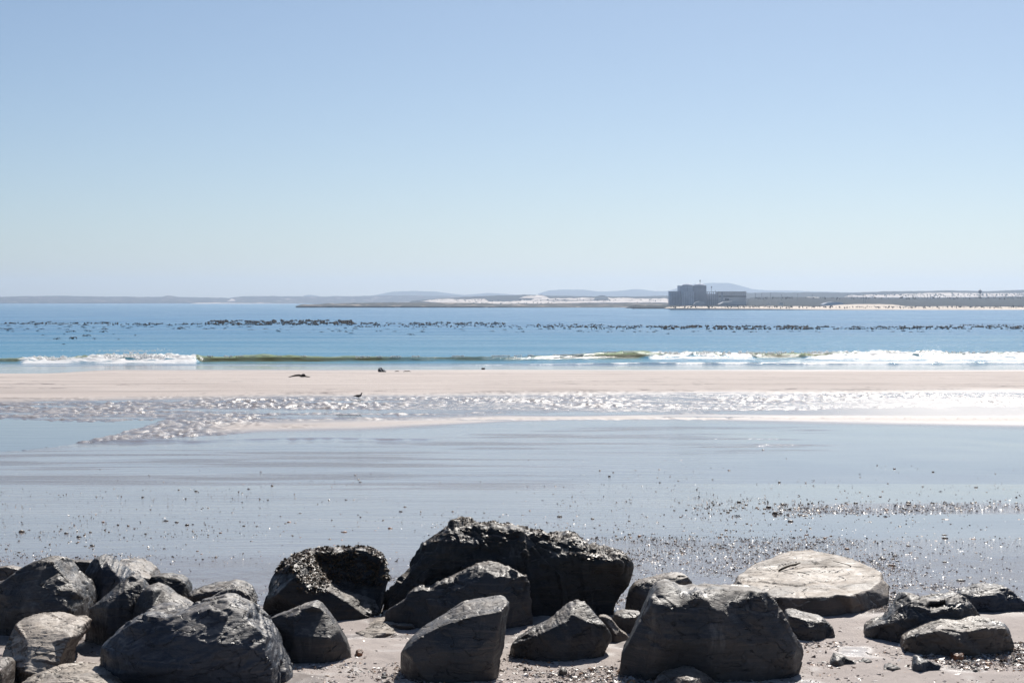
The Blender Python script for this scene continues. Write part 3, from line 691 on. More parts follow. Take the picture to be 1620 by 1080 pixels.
def build_far_details():
    for px, py, w_, h_, lab in ((1236.5, 480.6, 5.5, 3.2, 'tiny white hut above the far beach, right of the turbine hall'), (1180.5, 474.6, 3, 1.6, 'tiny white box building at the right end of the turbine hall'), (1216, 480.3, 5, 1.2, 'tiny low white-roofed building right of the long pale shed')):
        Y = 1640; o = pt(px, py + h_ / 2, Y - 40); t = thing('white_hut', o, lab, 'hut')
        a = w_ / F * Y; b = h_ / F * Y
        link('wall', boxes([(0, 1.5, b / 2 - .2, a, 3, b)]), M['white_paint'], t)
        link('roof', boxes([(0, 1.5, b - .1, a * 1.1, 3.4, .2)]), M['cladding'], t)
    # water tower
    Y = 1880; o = pt(1550.5, 472.5, Y); t = thing('water_tower', o, 'dark tower with a wide head standing alone on the right dunes', 'tower')
    s = Y / F
    link('shaft', revolve([(0.9 * s, 0), (0.75 * s, 9 * s)], 10), M['steel'], t)
    link('tank', revolve([(0.8 * s, 8 * s), (2.6 * s, 10 * s), (2.7 * s, 12.4 * s), (1.2 * s, 13.6 * s)], 14), M['steel'], t)
    link('spire', boxes([(0, 0, 14.4 * s, .5, .5, 2 * s)]), M['steel'], t)
    g = 'thin light poles standing along the right shore'
    where = lambda px: 'between the turbine hall and the white hut' if px < 1230 else ('between the white hut and the grey-roofed shed' if px < 1300 else ('right of the grey-roofed shed' if px < 1455 else ('in the close row left of the water tower' if px < 1540 else 'right of the water tower')))
    for k, (px, top, bot) in enumerate(((1236, 466, 474), (1262, 465, 474), (1285, 466.5, 475), (1366, 466, 481), (1369, 466, 481), (1446, 464.5, 472), (1462, 467, 472), (1467, 466.6, 472), (1472, 467.2, 472), (1478, 467, 472), (1506, 463.5, 472), (1562, 466, 472), (1575, 467, 472), (1590, 466.5, 472), (1602, 467.2, 472), (1195, 463.5, 472), (1205, 464.5, 472), (1219, 463, 472))):
        Y = 1870; p0 = pt(px, bot + 1, Y); hh = (bot + 1 - top) / F * Y
        me = boxes([(0, 0, hh / 2, .32, .32, hh), (0, 0, hh, 1.2, .4, .3)])
        tag(link('light_pole', me, M['steel'], None, p0), 'thin dark light pole ' + where(px), 'pole', g)
build_far_details()

# ------------------------------------------------------------------ kelp bed
def kelp_proto(seed):
    r = random.Random(seed); bm = bmesh.new()
    def blade(p0, d0, L, wdt, thick, droop):
        n = 7; p = Vector(p0); d = Vector(d0).normalized(); prev = None
        side = d.cross(Vector((0, 0, 1))); side = side.normalized() if side.length > .1 else Vector((1, 0, 0))
        for k in range(n + 1):
            t = k / n; wd = wdt * (0.35 + 1.0 * math.sin(PI * min(1, t * .9 + .08))) * (1 if k < n else .2); nn = side.cross(d)
            ring = [bm.verts.new(p + side * wd + nn * thick * .3), bm.verts.new(p + nn * thick), bm.verts.new(p - side * wd + nn * thick * .3), bm.verts.new(p - nn * thick)]
            if prev:
                for j in range(4): bm.faces.new((prev[j], prev[(j + 1) % 4], ring[(j + 1) % 4], ring[j]))
            prev = ring; p = p + d * L / n
            d = (d + Vector((r.uniform(-.2, .2), r.uniform(-.2, .2), -droop / n * (1 + t)))).normalized()
        bm.faces.new(prev)
    for k in range(r.randint(3, 5)):
        a = r.uniform(0, 2 * PI); blade((r.uniform(-.1, .1), r.uniform(-.1, .1), -.15), (math.cos(a) * .8, math.sin(a) * .5, r.uniform(.9, 2.2)), r.uniform(.7, 1.3), r.uniform(.07, .14), .05, r.uniform(2.2, 4.5))
    rr = bmesh.ops.create_icosphere(bm, subdivisions=1, radius=.16)
    bmesh.ops.scale(bm, vec=(1.5, 1.2, .9), verts=rr['verts']); bmesh.ops.translate(bm, vec=(0, 0, .05), verts=rr['verts'])
    bmesh.ops.recalc_face_normals(bm, faces=bm.faces)
    for f in bm.faces: f.smooth = True
    me = bpy.data.meshes.new('kelp_head'); bm.to_mesh(me); bm.free(); me.materials.append(M['kelp']); return me
KP = [kelp_proto(s) for s in range(6)]
def kelp_at(px, py, size, label, group, proto=None, sx=1.0):
    Y = (HC - SEA) * F / (py - 477); p = pt(px, py, Y); s = size * 1.35 / F * Y
    o = bpy.data.objects.new('kelp_head', KP[proto if proto is not None else rng.integers(0, 6)]); C.objects.link(o)
    o.location = (p.x, Y, SEA); o.scale = (s * rng.uniform(1, 1.7) * sx, s, s * rng.uniform(.7, 1.15)); o.rotation_euler = (0, 0, rng.uniform(-.5, .5) + (PI if rng.random() < .5 else 0))
    return tag(o, label, 'kelp', group)
def build_kelp():
    u = [(115, 535, 7.5, 'large pointed kelp head, nearest of the kelp at the left'), (133, 532, 7, 'narrow upright kelp stalk left in the near water'),
         (90, 536, 4.5, 'low dark kelp clump just left of the large pointed kelp head'), (12, 522, 6, 'tall kelp head at the far left edge of the kelp'),
         (163, 525, 5, 'kelp head with a raised tip right of the upright stalk'), (284, 520, 5, 'rounded kelp head below the left end of the dense line'),
         (394, 522, 5.5, 'broad kelp clump in front of the dense brown line'), (100, 544.5, 2.6, 'lone kelp tip in open water nearest the breaking wave'),
         (650, 529, 4.4, 'dark kelp head in front of the middle of the kelp line'), (557, 527.5, 4.2, 'kelp clump at the water in front of the centre left line'),
         (1428, 523.5, 4.4, 'separate kelp head in front of the right-hand line'), (1057, 528, 4, 'kelp head standing forward of the line below the power station')]
    for px, py, s, lab in u: kelp_at(px, py, s, lab, 'kelp heads sticking out of the sea')
    def z(n, x0, x1, y0, y1, s0, s1, where, names, grp):
        for _ in range(n):
            px, py, sz = rng.uniform(x0, x1), rng.uniform(y0, y1), rng.uniform(s0, s1)
            size = 'tiny' if sz < s0 + .35 * (s1 - s0) else ('small' if sz < s0 + .7 * (s1 - s0) else 'bushy')
            row = 'outer side' if py < (y0 + y1) / 2 else 'beach side'
            nm = names[min(len(names) - 1, int((px - x0) / (x1 - x0) * len(names)))]
            kelp_at(px, py, sz, f'{size} dark kelp head, {row} of {where}, {nm}', grp)
    z(70, 0, 175, 509, 525, 2.0, 4.6, 'the loose patch', ['at the left edge', 'in its middle', 'at its right end'], 'loose kelp patch at the left')
    z(8, 40, 215, 528, 541, 1.6, 3.0, 'open water before the loose patch', ['left half', 'right half'], 'scattered near kelp tips at the left')
    z(60, 190, 400, 512, 520, 2.0, 4.0, 'the thin kelp line', ['near the left patch', 'midway', 'near the dense brown line'], 'kelp heads left of centre')
    z(75, 400, 880, 517, 526.5, 1.8, 3.4, 'the dense line', ['above the washed-up stalk', 'above the striped bundle', 'above the dark box', 'left of the power station'], 'kelp heads in front of the central line')
    z(60, 900, 1300, 519, 526, 1.8, 3.4, 'the kelp line', ['left of the power station', 'under the domed building', 'under the turbine hall', 'right of the turbine hall'], 'kelp heads below the power station')
    z(35, 1300, 1640, 518, 526, 1.6, 3.2, 'the right-hand line', ['under the far sand dune', 'left of the water tower', 'under the water tower'], 'kelp heads on the right')
    # dense line as one mass
    P, S = [], []
    I = ico(1)
    segs = [(150, 0, 175, 511, 512.5, 2), (130, 175, 330, 511.5, 514, 2), (1100, 328, 560, 507, 514, 2.3), (550, 540, 800, 510.5, 514, 2), (260, 560, 880, 514.5, 518, 1.8), (90, 850, 960, 512.5, 515, 1.8),
            (500, 860, 1130, 515, 520, 2), (700, 1050, 1280, 515.5, 521, 2.2), (420, 1240, 1440, 516.5, 520.5, 2), (520, 1430, 1680, 516.5, 520, 2.2), (90, 1500, 1640, 513.5, 516, 1.8)]
    for n, x0, x1, y0, y1, s in segs:
        for _ in range(n):
            px = rng.uniform(x0, x1); py = rng.uniform(y0, y1)
            if vnoise2(np.array([px / 7.]), np.array([py / 1.3]), 14)[0] < -0.22: continue
            Y = (HC - SEA) * F / (py - 477); r = s / F * Y * rng.uniform(.3, .75)
            P.append(((px - 810) / F * Y, Y, SEA + r * .2)); S.append((r * rng.uniform(.7, 1.5), r, r * rng.uniform(.6, 1.7)))
    me = scatter_mesh('kelp_bed', [I], np.array(P), np.array(S), rot=np.stack([rng.normal(0, .3, len(P)), rng.normal(0, .3, len(P)), rng.uniform(0, 6, len(P))], -1))
    tag(link('kelp_bed', me, M['kelp']), 'dense brown line of floating kelp across the bay', 'kelp', None, 'stuff')
build_kelp()
# ------------------------------------------------------------------ boulders
def worley_facets(P, s, seed, amp):
    """fractured faces: each Voronoi cell gets its own tilted plane"""
    Q = P / s; B = np.floor(Q).astype(np.int64)
    best = np.full(len(P), 1e9, np.float32); val = np.zeros(len(P), np.float32)
    for dx in (-1, 0, 1):
        for dy in (-1, 0, 1):
            for dz in (-1, 0, 1):
                ix, iy, iz = B[:, 0] + dx, B[:, 1] + dy, B[:, 2] + dz
                c = [ix + _h(ix, iy, iz, seed), iy + _h(ix, iy, iz, seed + 1), iz + _h(ix, iy, iz, seed + 2)]
                dd = [Q[:, k] - c[k] for k in range(3)]
                d = dd[0] ** 2 + dd[1] ** 2 + dd[2] ** 2
                n = [_h(ix, iy, iz, seed + 5 + k) * 2 - 1 for k in range(3)]
                v = sum(dd[k] * n[k] for k in range(3)) + 0.35 * (_h(ix, iy, iz, seed + 9) - .5)
                m = d < best; best = np.where(m, d, best); val = np.where(m, v, val)
    return val * amp
ROCKS = []
def rock(label, outline, inner, mat, T, D=None, amp=0.75, strata=(0, 0, 1), sam=0.0, vox=None, facet=0.16, topoff=0.17, name='boulder', rounded=0.0, seed=None, group=None, ks=1.0):
    seed = seed if seed is not None else len(ROCKS) * 13 + 5
    xs = [p[0] for p in outline]; ys = [p[1] for p in outline]
    x0, x1, y0, y1 = min(xs), max(xs), min(ys), max(ys)
    if D is None: D = ground_at(0.5 * (x0 + x1), y1).y
    wm = (x1 - x0) / F * D; sc = wm
    def isbottom(k):
        x, y = outline[k][:2]
        return y > y0 + 0.80 * (y1 - y0)
    pts2, pts3, edges = [], [], []
    for k, p in enumerate(outline):
        fr = (y1 - p[1]) / (y1 - y0); nx = 2 * (p[0] - x0) / (x1 - x0) - 1
        off = p[2] if len(p) > 2 else ks * T * max(topoff * 1.3 * fr, 0.34 * abs(nx) ** 3)
        q = pt(p[0], p[1], D + off)
        if isbottom(k): q.z = min(q.z, 0.02) - 0.16
        pts2.append((p[0], -p[1])); pts3.append(q); edges.append((k, (k + 1) % len(outline)))
    n0 = len(outline)
    for line in inner:
        last = None
        for (a, b, o) in line:
            j = None
            for k, (c, d) in enumerate(pts2):
                if abs(c - a) < .1 and abs(d + b) < .1: j = k
            if j is None: pts2.append((a, -b)); pts3.append(pt(a, b, D + o * (ks if o > 0 else 1))); j = len(pts2) - 1
            if last is not None and last != j: edges.append((last, j))
            last = j
    r = geometry.delaunay_2d_cdt([Vector(p) for p in pts2], edges, [], 1, 1e-3)
    vs, fs, ov = r[0], r[2], r[3]
    P3 = []
    for k, v in enumerate(vs):
        if ov[k]: P3.append(pts3[ov[k][0]])
        else:
            ds = sorted((((v.x - a) ** 2 + (v.y - b) ** 2), j) for j, (a, b) in enumerate(pts2))[:2]
            wa = 1 / (ds[0][0] + 1e-6); wb = 1 / (ds[1][0] + 1e-6); yy = (pts3[ds[0][1]].y * wa + pts3[ds[1][1]].y * wb) / (wa + wb)
            P3.append(pt(v.x, -v.y, yy))
    bm = bmesh.new(); bv = [bm.verts.new(p) for p in P3]
    for f in fs:
        try: bm.faces.new([bv[i] for i in f])
        except ValueError: pass
    idx = {}
    for k in range(len(vs)):
        for o in ov[k]: idx[o] = k
    ring = [bv[idx[k]] for k in range(n0)]
    cx = sum(v.co.x for v in ring) / n0
    prev = ring
    for (sh, dy, zs) in ((0.93, 0.28, 0.97), (0.72, 0.62, 0.82), (0.35, 0.92, 0.5)):
        cur = []
        for k, v in enumerate(ring):
            z = v.co.z * zs if not isbottom(k) else -0.2
            cur.append(bm.verts.new((cx + (v.co.x - cx) * sh, max(v.co.y, D + .1 * T) + dy * T, z)))
        for k in range(n0):
            try: bm.faces.new((prev[k], prev[(k + 1) % n0], cur[(k + 1) % n0], cur[k]))
            except ValueError: pass
        prev = cur
    c = bm.verts.new((cx, D + 1.15 * T, 0.05))
    for k in range(n0): bm.faces.new((prev[k], prev[(k + 1) % n0], c))
    bmesh.ops.remove_doubles(bm, verts=bm.verts, dist=1e-5)
    bmesh.ops.recalc_face_normals(bm, faces=bm.faces)
    me = bpy.data.meshes.new(name); bm.to_mesh(me); bm.free()
    o = bpy.data.objects.new(name, me); C.objects.link(o)
    vs_ = max(0.013, min(0.019, wm / 120))
    md = o.modifiers.new('r', 'REMESH'); md.mode = 'VOXEL'; md.voxel_size = vs_
    ms = o.modifiers.new('s', 'SMOOTH'); ms.factor = 0.5; ms.iterations = int(rounded * 3)
    dg = bpy.context.evaluated_depsgraph_get(); ev = o.evaluated_get(dg)
    m2 = bpy.data.meshes.new_from_object(ev); o.modifiers.clear(); o.data = m2; bpy.data.meshes.remove(me); m2.name = name
    n = len(m2.vertices); P = np.empty(n * 3, np.float32); m2.vertices.foreach_get('co', P); P = P.reshape(-1, 3)
    Nn = np.empty(n * 3, np.float32); m2.vertices.foreach_get('normal', Nn); Nn = Nn.reshape(-1, 3)
    # fracture the surface: flat chips of three sizes are struck off, then bedding lines and grain
    q = P + 7.3 * seed; rr = np.random.default_rng(seed + 900)
    d = 0.002 * sc * fbm3(q[:, 0] / (.3 * sc), q[:, 1] / (.3 * sc), q[:, 2] / (.3 * sc), 2, seed) + 0.011 * sc
    P = P + Nn * (amp * d)[:, None]
    vis = np.where((P[:, 2] > -.05))[0]
    for (cnt, Rf, hf, jit) in ((12, .30, .009, .12), (46, .15, .009, .18), (80, .075, .0055, .24)):
        Rr = Rf * sc
        for _ in range(int(cnt * (1 - .6 * rounded))):
            v = vis[rr.integers(0, len(vis))]; pc = P[v]
            dd = P - pc; near = np.abs(dd).max(1) < Rr
            k = np.where(near)[0]; dk = dd[k]; r2 = (dk ** 2).sum(1); m_ = r2 < (Rr * .6) ** 2
            nn = Nn[k][m_].mean(0) + rr.normal(0, jit, 3); nn /= np.linalg.norm(nn) + 1e-9
            h = hf * sc * amp * rr.uniform(.3, 1.1)
            dist = dk @ nn + h
            c_ = (dist > 0) & (dist < 2.6 * h) & (r2 < Rr ** 2)
            P[k[c_]] -= (nn[None] * dist[c_][:, None]).astype(np.float32)
    d = worley_facets(P + 3, facet * sc * .6, seed + 50, 0.006 * sc) + worley_facets(P + 1.7, facet * sc * .3, seed + 80, 0.0035 * sc)
    st = Vector(strata).normalized(); sv = P @ np.array(st[:], np.float32)
    a1 = st.orthogonal().normalized(); a2 = st.cross(a1); u1 = P @ np.array(a1[:], np.float32); u2 = P @ np.array(a2[:], np.float32)
    bed = fbm3(sv / (.04 * sc), u1 / (.6 * sc), u2 / (.6 * sc), 3, seed + 60, .6)
    bed = np.where(bed > 0, np.minimum(bed * 3, .6), bed)
    d += sam * 0.014 * sc * bed
    d += 0.007 * fbm3(q[:, 0] * 14, q[:, 1] * 14, q[:, 2] * 14, 3, seed + 70, .6) + .004 * sc
    P = P + Nn * (amp * d)[:, None]
    m2.vertices.foreach_set('co', P.ravel()); m2.update()
    m2.polygons.foreach_set('use_smooth', np.ones(len(m2.polygons), bool))
    # origin at the foot
    off = Vector((cx, D + .4 * T, 0)); m2.transform(Matrix.Translation(-off)); o.location = off
    m2.materials.clear(); m2.materials.append(M[mat])
    tag(o, label, 'boulder' if name == 'boulder' else 'stone', group)
    ROCKS.append(o); o_data = dict(D=D, o=o); return o

def build_rocks():
    R = {}
    # --- back row, left
    rock('small brown-topped boulder at the very left edge, behind the biggest left one', [(-60, 905), (-10, 900), (10, 897), (27, 901), (35, 914), (38, 940), (20, 990), (-60, 990)], [[(5, 925, .1)]], 'rock_brown', 1.0, D=25.6)
    rock('black wet rock between the left boulder and the bluish pointed one', [(78, 900), (85, 887), (112, 888), (142, 889), (152, 905), (150, 960), (120, 990), (90, 990), (76, 940)], [[(115, 930, .1)]], 'rock_wet', 1.0, D=26.4)
    R['ledge'] = rock('low dark ledge with a pale sunlit top behind the pointed slabs', [(170, 900), (181, 890), (207, 891), (222, 898), (236, 906), (244, 918), (246, 960), (200, 985), (165, 960)], [[(178, 896, .1), (200, 903, .0), (222, 912, .0), (240, 917, .0)], [(210, 950, 0)]], 'rock_brown', 1.5, D=26.0, topoff=.35)
    rock('round black wet boulder behind the twin slabs, left of centre', [(228, 925), (240, 912), (256, 911), (268, 914), (278, 914), (292, 922), (299, 934), (299, 960), (290, 992), (240, 992), (226, 960)], [[(262, 935, .05)], [(285, 950, .05)]], 'rock_wet', 1.1, D=25.6, rounded=.6)
    rock('flat-topped dark boulder with a thin sunlit rim beside the open sand', [(296, 950), (299, 938), (320, 931), (345, 930), (363, 926), (382, 929), (398, 937), (405, 950), (416, 975), (410, 1000), (310, 1000), (298, 975)], [[(302, 943, .0), (330, 937, -.05), (352, 934, -.1), (372, 933, -.1)], [(330, 965, -.05)]], 'rock_dark', 1.3, D=25.2)
    rock('dark low wedge boulder with a thin pale crest line, just right of the flat-topped one', [(312, 962), (325, 951), (340, 942), (354, 935), (376, 931), (392, 940), (403, 956), (413, 972), (420, 985), (400, 1005), (330, 1005), (310, 985)], [[(354, 935, .3), (380, 950, .12), (400, 975, .1)], [(345, 965, .0)]], 'rock_dark', 1.0, D=24.5, sam=.5, strata=(1, 0, .6))
    rock('tall bluish pointed boulder with a striated face and a pale right shoulder', [(122, 935), (131, 913), (144, 889), (150, 883), (158, 881), (167, 884), (176, 892), (187, 898), (205, 911), (203, 925), (190, 960), (170, 1000), (120, 1000), (116, 965)],
         [[(154, 884, .18), (160, 900, .05), (163, 930, -.05), (160, 960, -.1)], [(172, 892, .12), (186, 912, .0), (190, 925, .0)], [(183, 900, .2), (195, 915, .12)]], 'rock_blue', 1.3, D=24.7, sam=1.6, strata=(1, .2, -.55), topoff=.2)
    # --- left cluster
    R['left'] = rock('large rounded dark boulder filling the left edge, with a brownish upper face', [(-90, 1000), (-80, 950), (-30, 932), (0, 925), (15, 914), (30, 902), (48, 893), (67, 888), (82, 890), (92, 904), (101, 915), (112, 924), (126, 933), (134, 948), (135, 965), (130, 980), (120, 1000), (100, 1040), (-80, 1050)],
         [[(0, 935, .25), (30, 927, .15), (60, 922, .1), (84, 926, .1), (95, 915, .25)], [(84, 926, .1), (100, 938, .02), (108, 946, .0)], [(100, 925, .25), (118, 938, .1)], [(0, 985, .0), (28, 955, -.1), (58, 934, -.02), (84, 926, .1)], [(75, 970, -.22), (110, 965, -.12)], [(20, 1010, .0)]], 'rock_dark', 2.2, D=22.9, rounded=.2, ks=.6)
    rock('tall dark slab boulder with a leaning pointed top and flat grey faces', [(134, 1020), (138, 990), (143, 962), (160, 949), (187, 925), (200, 915), (209, 910), (222, 922), (231, 934), (236, 955), (228, 990), (212, 1040), (150, 1055), (136, 1045)],
         [[(200, 915, .25), (197, 935, .06), (205, 960, .0), (206, 985, .0)], [(170, 960, -.1), (172, 1010, -.15)], [(143, 962, .3), (168, 950, .02)]], 'rock_dark', 1.3, D=22.2, sam=.7, strata=(1, .1, .1), topoff=.2, amp=.8)
    rock('dark slab boulder with a narrow rounded crest, leaning on the pointed slab', [(205, 990), (215, 955), (225, 936), (233, 928), (244, 925), (257, 932), (270, 943), (287, 950), (303, 960), (312, 975), (308, 1020), (260, 1035), (215, 1035), (203, 1010)],
         [[(233, 928, .3), (240, 935, .1), (240, 960, .0)], [(257, 932, .3), (272, 955, .08), (300, 972, .05)], [(262, 960, .0)]], 'rock_dark', 1.2, D=21.9, topoff=.25, amp=.8)
    R['big'] = rock('huge layered slate boulder in front at the left, blue-black face and sunlit right flank', [(158, 1060), (160, 1035), (166, 1018), (176, 1008), (190, 994), (207, 983), (220, 975), (233, 970), (258, 971), (272, 975), (292, 970), (312, 962), (334, 958), (352, 953), (362, 955), (378, 963), (392, 970), (406, 979, .75), (420, 992, .75), (432, 1012, .7), (445, 1040, .65), (459, 1068, .6), (452, 1110, .5), (300, 1120), (160, 1110)],
         [[(190, 996, .3), (208, 990, .1), (232, 978, .15), (262, 979, .05), (290, 972, .12), (330, 967, .1), (352, 972, .05), (372, 980, .08), (392, 992, .04), (413, 1003, .0), (420, 1008, .0)],
          [(335, 959, .5), (350, 972, .05)], [(362, 956, .6), (385, 978, .2), (413, 1003, .0)],
          [(420, 1008, .0), (418, 1020, -.05), (425, 1050, -.06), (428, 1085, -.06)], [(413, 1003, .0), (412, 1025, -.12), (385, 1050, -.2), (370, 1085, -.2)],
          [(200, 1000, .15), (232, 1000, -.05), (240, 1015, -.1), (258, 995, -.05)], [(300, 1015, -.3), (360, 1020, -.28)], [(220, 1050, -.3), (300, 1060, -.4)], [(180, 1040, .0), (195, 1070, -.1)],
          [(332, 985, -.05), (352, 996, -.12), (378, 990, -.03)]], 'rock_blue', 2.3, sam=.9, strata=(.35, .2, -1), facet=.13, D=19.7, vox=.024, topoff=.2, ks=.5)
    rock('pale sunlit layered boulder at the lower left with dark cracks', [(3, 1040), (12, 1017), (24, 992), (30, 984), (40, 979), (63, 978), (93, 985), (117, 985), (128, 991), (127, 1004), (116, 1016), (104, 1030), (97, 1047), (95, 1075), (60, 1090), (35, 1085), (12, 1070)],
         [[(26, 990, .75), (44, 1014, .35), (45, 1045, .1), (34, 1060, .05)], [(44, 1014, .35), (80, 1015, .38), (112, 1008, .42)], [(45, 1045, .1), (70, 1045, .12), (94, 1048, .2)], [(65, 995, .6), (100, 998, .6)], [(40, 1062, -.05), (62, 1068, -.03), (90, 1068, .1)], [(112, 1008, .42), (105, 1020, .38), (98, 1034, .3)]], 'rock_pale', 1.5, D=20.0, sam=1.0, strata=(.1, .5, 1), topoff=.6, amp=.8)
    rock('low pale mottled boulder cut off by the bottom edge at the left', [(28, 1090), (45, 1073), (68, 1065), (90, 1068), (113, 1066), (143, 1065), (165, 1068), (182, 1078), (196, 1095), (190, 1120), (40, 1120)], [[(60, 1082, .1), (110, 1080, .0), (160, 1084, .05)]], 'rock_pale', 1.1, D=18.9, sam=.8, strata=(0, .4, 1), topoff=.5)
    rock('small rounded boulder in the bottom left corner', [(-30, 1060), (-15, 1044), (2, 1043), (10, 1050), (12, 1068), (8, 1100), (-30, 1100)], [[(0, 1060, .05)]], 'rock_brown', .7, D=19.3, rounded=.5, topoff=.5)
    # --- centre
    R['tuft'] = rock('rounded boulder covered in brown seaweed with a pale bare ledge across it', [(414, 985), (417, 958), (422, 945), (431, 914), (440, 899), (447, 890), (462, 880), (488, 874), (514, 872), (545, 873), (568, 870), (590, 875), (603, 883), (610, 897), (613, 911), (610, 930), (606, 948), (602, 966), (594, 974), (581, 980), (568, 996), (532, 1000), (480, 1010), (420, 1005)],
         [[(465, 897, .35), (482, 885, .75), (500, 900, .85), (525, 922, .80), (545, 934, .75), (572, 942, .72), (594, 950, .65)],
          [(465, 897, .35), (470, 912, .15), (485, 930, .1), (515, 932, .18), (545, 950, .2), (575, 973, .18), (582, 978, .2)],
          [(500, 882, 1.1), (545, 886, 1.1), (595, 895, 1.0)], [(540, 905, .95), (590, 920, .85)], [(440, 940, .1), (480, 965, .0)], [(530, 975, .05)]], 'rock_wet', 1.9, D=24.0, amp=.7, topoff=.45, rounded=.1)
    rock('plain dark wedge boulder with a straight sloping top in front of the seaweed boulder', [(416, 992), (425, 980), (445, 972), (473, 961), (496, 954), (504, 958), (513, 968), (524, 981), (536, 998), (548, 1018), (561, 1042), (545, 1048), (500, 1046), (455, 1045), (432, 1040), (418, 1015)],
         [[(425, 983, .3), (450, 976, .22), (475, 966, .2), (495, 959, .2), (503, 962, .22)], [(464, 975, .1), (466, 1005, .0), (470, 1040, .0)], [(520, 1010, -.02)]], 'rock_dark', 1.3, amp=.55, facet=.3, topoff=.2)
    rock('low flat cracked rock slab lying on the sand at centre left', [(546, 1014), (556, 1004), (566, 997), (577, 986), (590, 978), (607, 970), (626, 968), (640, 974), (658, 982), (676, 990), (668, 998), (644, 1003), (612, 1008), (592, 1018), (568, 1024), (550, 1022)],
         [[(566, 1000, .5), (590, 996, .5), (610, 986, .9), (650, 990, .8)], [(580, 1012, .2), (610, 1002, .35)]], 'rock_pale', 1.6, D=22.5, sam=1.2, strata=(0, .3, 1), topoff=1.1, amp=.6)
    R['main'] = rock('largest black boulder at the centre with vertical streaks and an overhanging right end', [(604, 968), (610, 948), (622, 930), (634, 916), (645, 903), (654, 891), (660, 877), (668, 865), (680, 856), (694, 846), (706, 836), (715, 829), (727, 831), (742, 834), (763, 836), (785, 838), (800, 841), (820, 841), (847, 844), (866, 850), (880, 857), (889, 857), (902, 853), (915, 857), (928, 862), (940, 869), (954, 876), (970, 878), (983, 881), (993, 888), (996, 895), (992, 908), (984, 932), (972, 952), (960, 970), (953, 979), (940, 990), (900, 1000), (800, 1005), (660, 1000), (610, 990)],
         [[(715, 829, .9), (700, 860, .35), (680, 900, .1), (650, 950, .0)], [(740, 860, .4), (745, 920, .0)], [(800, 870, .45), (800, 920, .1)], [(866, 850, .9), (875, 885, .35), (885, 930, .2)], [(920, 880, .25), (950, 888, .18), (978, 890, .3)], [(920, 880, .25), (930, 910, .2), (920, 950, .3), (925, 975, .35)], [(954, 876, .7), (950, 888, .18)]], 'rock_wet', 2.9, D=24.3, sam=1.2, strata=(1, .1, .15), vox=.03, topoff=.3, facet=.12, ks=.38)
    R['ridge'] = rock('dark jagged boulder with a thin bright ridge line in front of the largest one', [(606, 985), (612, 968), (626, 958), (641, 950), (648, 938), (656, 931), (666, 936), (680, 931), (698, 924), (717, 914), (734, 906), (755, 898), (776, 892), (790, 895), (802, 900), (813, 902), (822, 908), (832, 912), (838, 925), (840, 940), (840, 975), (838, 1000), (800, 1008), (720, 1005), (640, 1000)],
         [[(645, 955, .25), (670, 945, .25), (700, 932, .3), (735, 915, .35), (765, 903, .35), (776, 900, .3)], [(776, 900, .3), (765, 912, .2), (750, 925, .12), (742, 930, .1)], [(783, 902, .3), (780, 935, .0), (778, 985, .0)], [(795, 910, .25), (800, 950, .0), (805, 990, .05)], [(742, 930, .1), (745, 965, .0)], [(690, 960, .0), (680, 990, .0)], [(808, 912, .3), (832, 914, .35)]], 'rock_dark', 1.4, D=23.4, sam=1.2, strata=(1, .1, -.25), topoff=.3, ks=.6)
    rock('dark smooth-faced boulder with a rough pale top in front of the jagged ridge', [(635, 1050), (635, 1033), (646, 1015), (658, 1004), (672, 994), (688, 985), (703, 976), (720, 966), (734, 958), (748, 955), (763, 953), (780, 951), (796, 949), (804, 952), (804, 962), (801, 978), (798, 1000), (796, 1022), (791, 1042), (785, 1056), (778, 1067), (740, 1075), (690, 1079), (650, 1077), (638, 1068)],
         [[(642, 1028, .15), (655, 1015, .12), (680, 1000, .1), (705, 988, .1), (730, 980, .1), (755, 974, .1), (785, 970, .08), (793, 966, .1)], [(793, 966, .1), (786, 1000, .0), (778, 1045, .0)], [(793, 966, .1), (800, 958, .3)], [(700, 1030, -.06), (750, 1030, -.08)], [(655, 1045, .0)], [(740, 966, .45), (775, 960, .4)]], 'rock_dark', 1.6, amp=.6, facet=.25, topoff=.36)
    rock('steep dark angular boulder with a streaked right face and a sunlit front corner', [(806, 1040), (808, 1025), (813, 1015), (835, 1003), (861, 990), (878, 979), (892, 969), (903, 960), (914, 955), (927, 957), (937, 968), (947, 980), (957, 990), (965, 1001), (966, 1014), (958, 1026), (947, 1036), (925, 1037), (908, 1038), (895, 1046), (850, 1046), (815, 1046)],
         [[(892, 969, .3), (893, 985, .1), (900, 1010, .02), (913, 1034, .1)], [(868, 997, .1), (880, 1015, .0), (895, 1040, .0)], [(813, 1018, .2), (840, 1010, .15), (868, 997, .12)], [(903, 972, .22), (925, 1000, .15), (940, 1025, .15)], [(914, 955, .35), (932, 985, .2), (950, 1012, .2)]], 'rock_dark', 1.3, amp=.6, sam=.9, strata=(1, 0, .8), facet=.25, topoff=.3)
    rock('small brown pale-edged stone tucked behind the steep angular boulder', [(948, 975), (958, 975), (968, 980), (980, 996), (994, 1006), (992, 1022), (975, 1028), (958, 1028), (950, 1000)], [[(960, 985, .1), (975, 1005, .0)]], 'rock_pale', .7, D=22.4, sam=.8, strata=(1, 0, .5))
    rock('dark knobbly boulder behind the big front right one, with a brown rim', [(989, 975), (991, 955), (996, 936), (1004, 926), (1020, 920), (1034, 917), (1046, 915), (1058, 911), (1075, 910), (1086, 911), (1094, 920), (1100, 938), (1098, 980), (1060, 1000), (1000, 1000)], [[(1010, 935, .15), (1040, 928, .12), (1075, 920, .15)], [(1030, 960, -.05)]], 'rock_brown', 1.3, D=24.2, facet=.12)
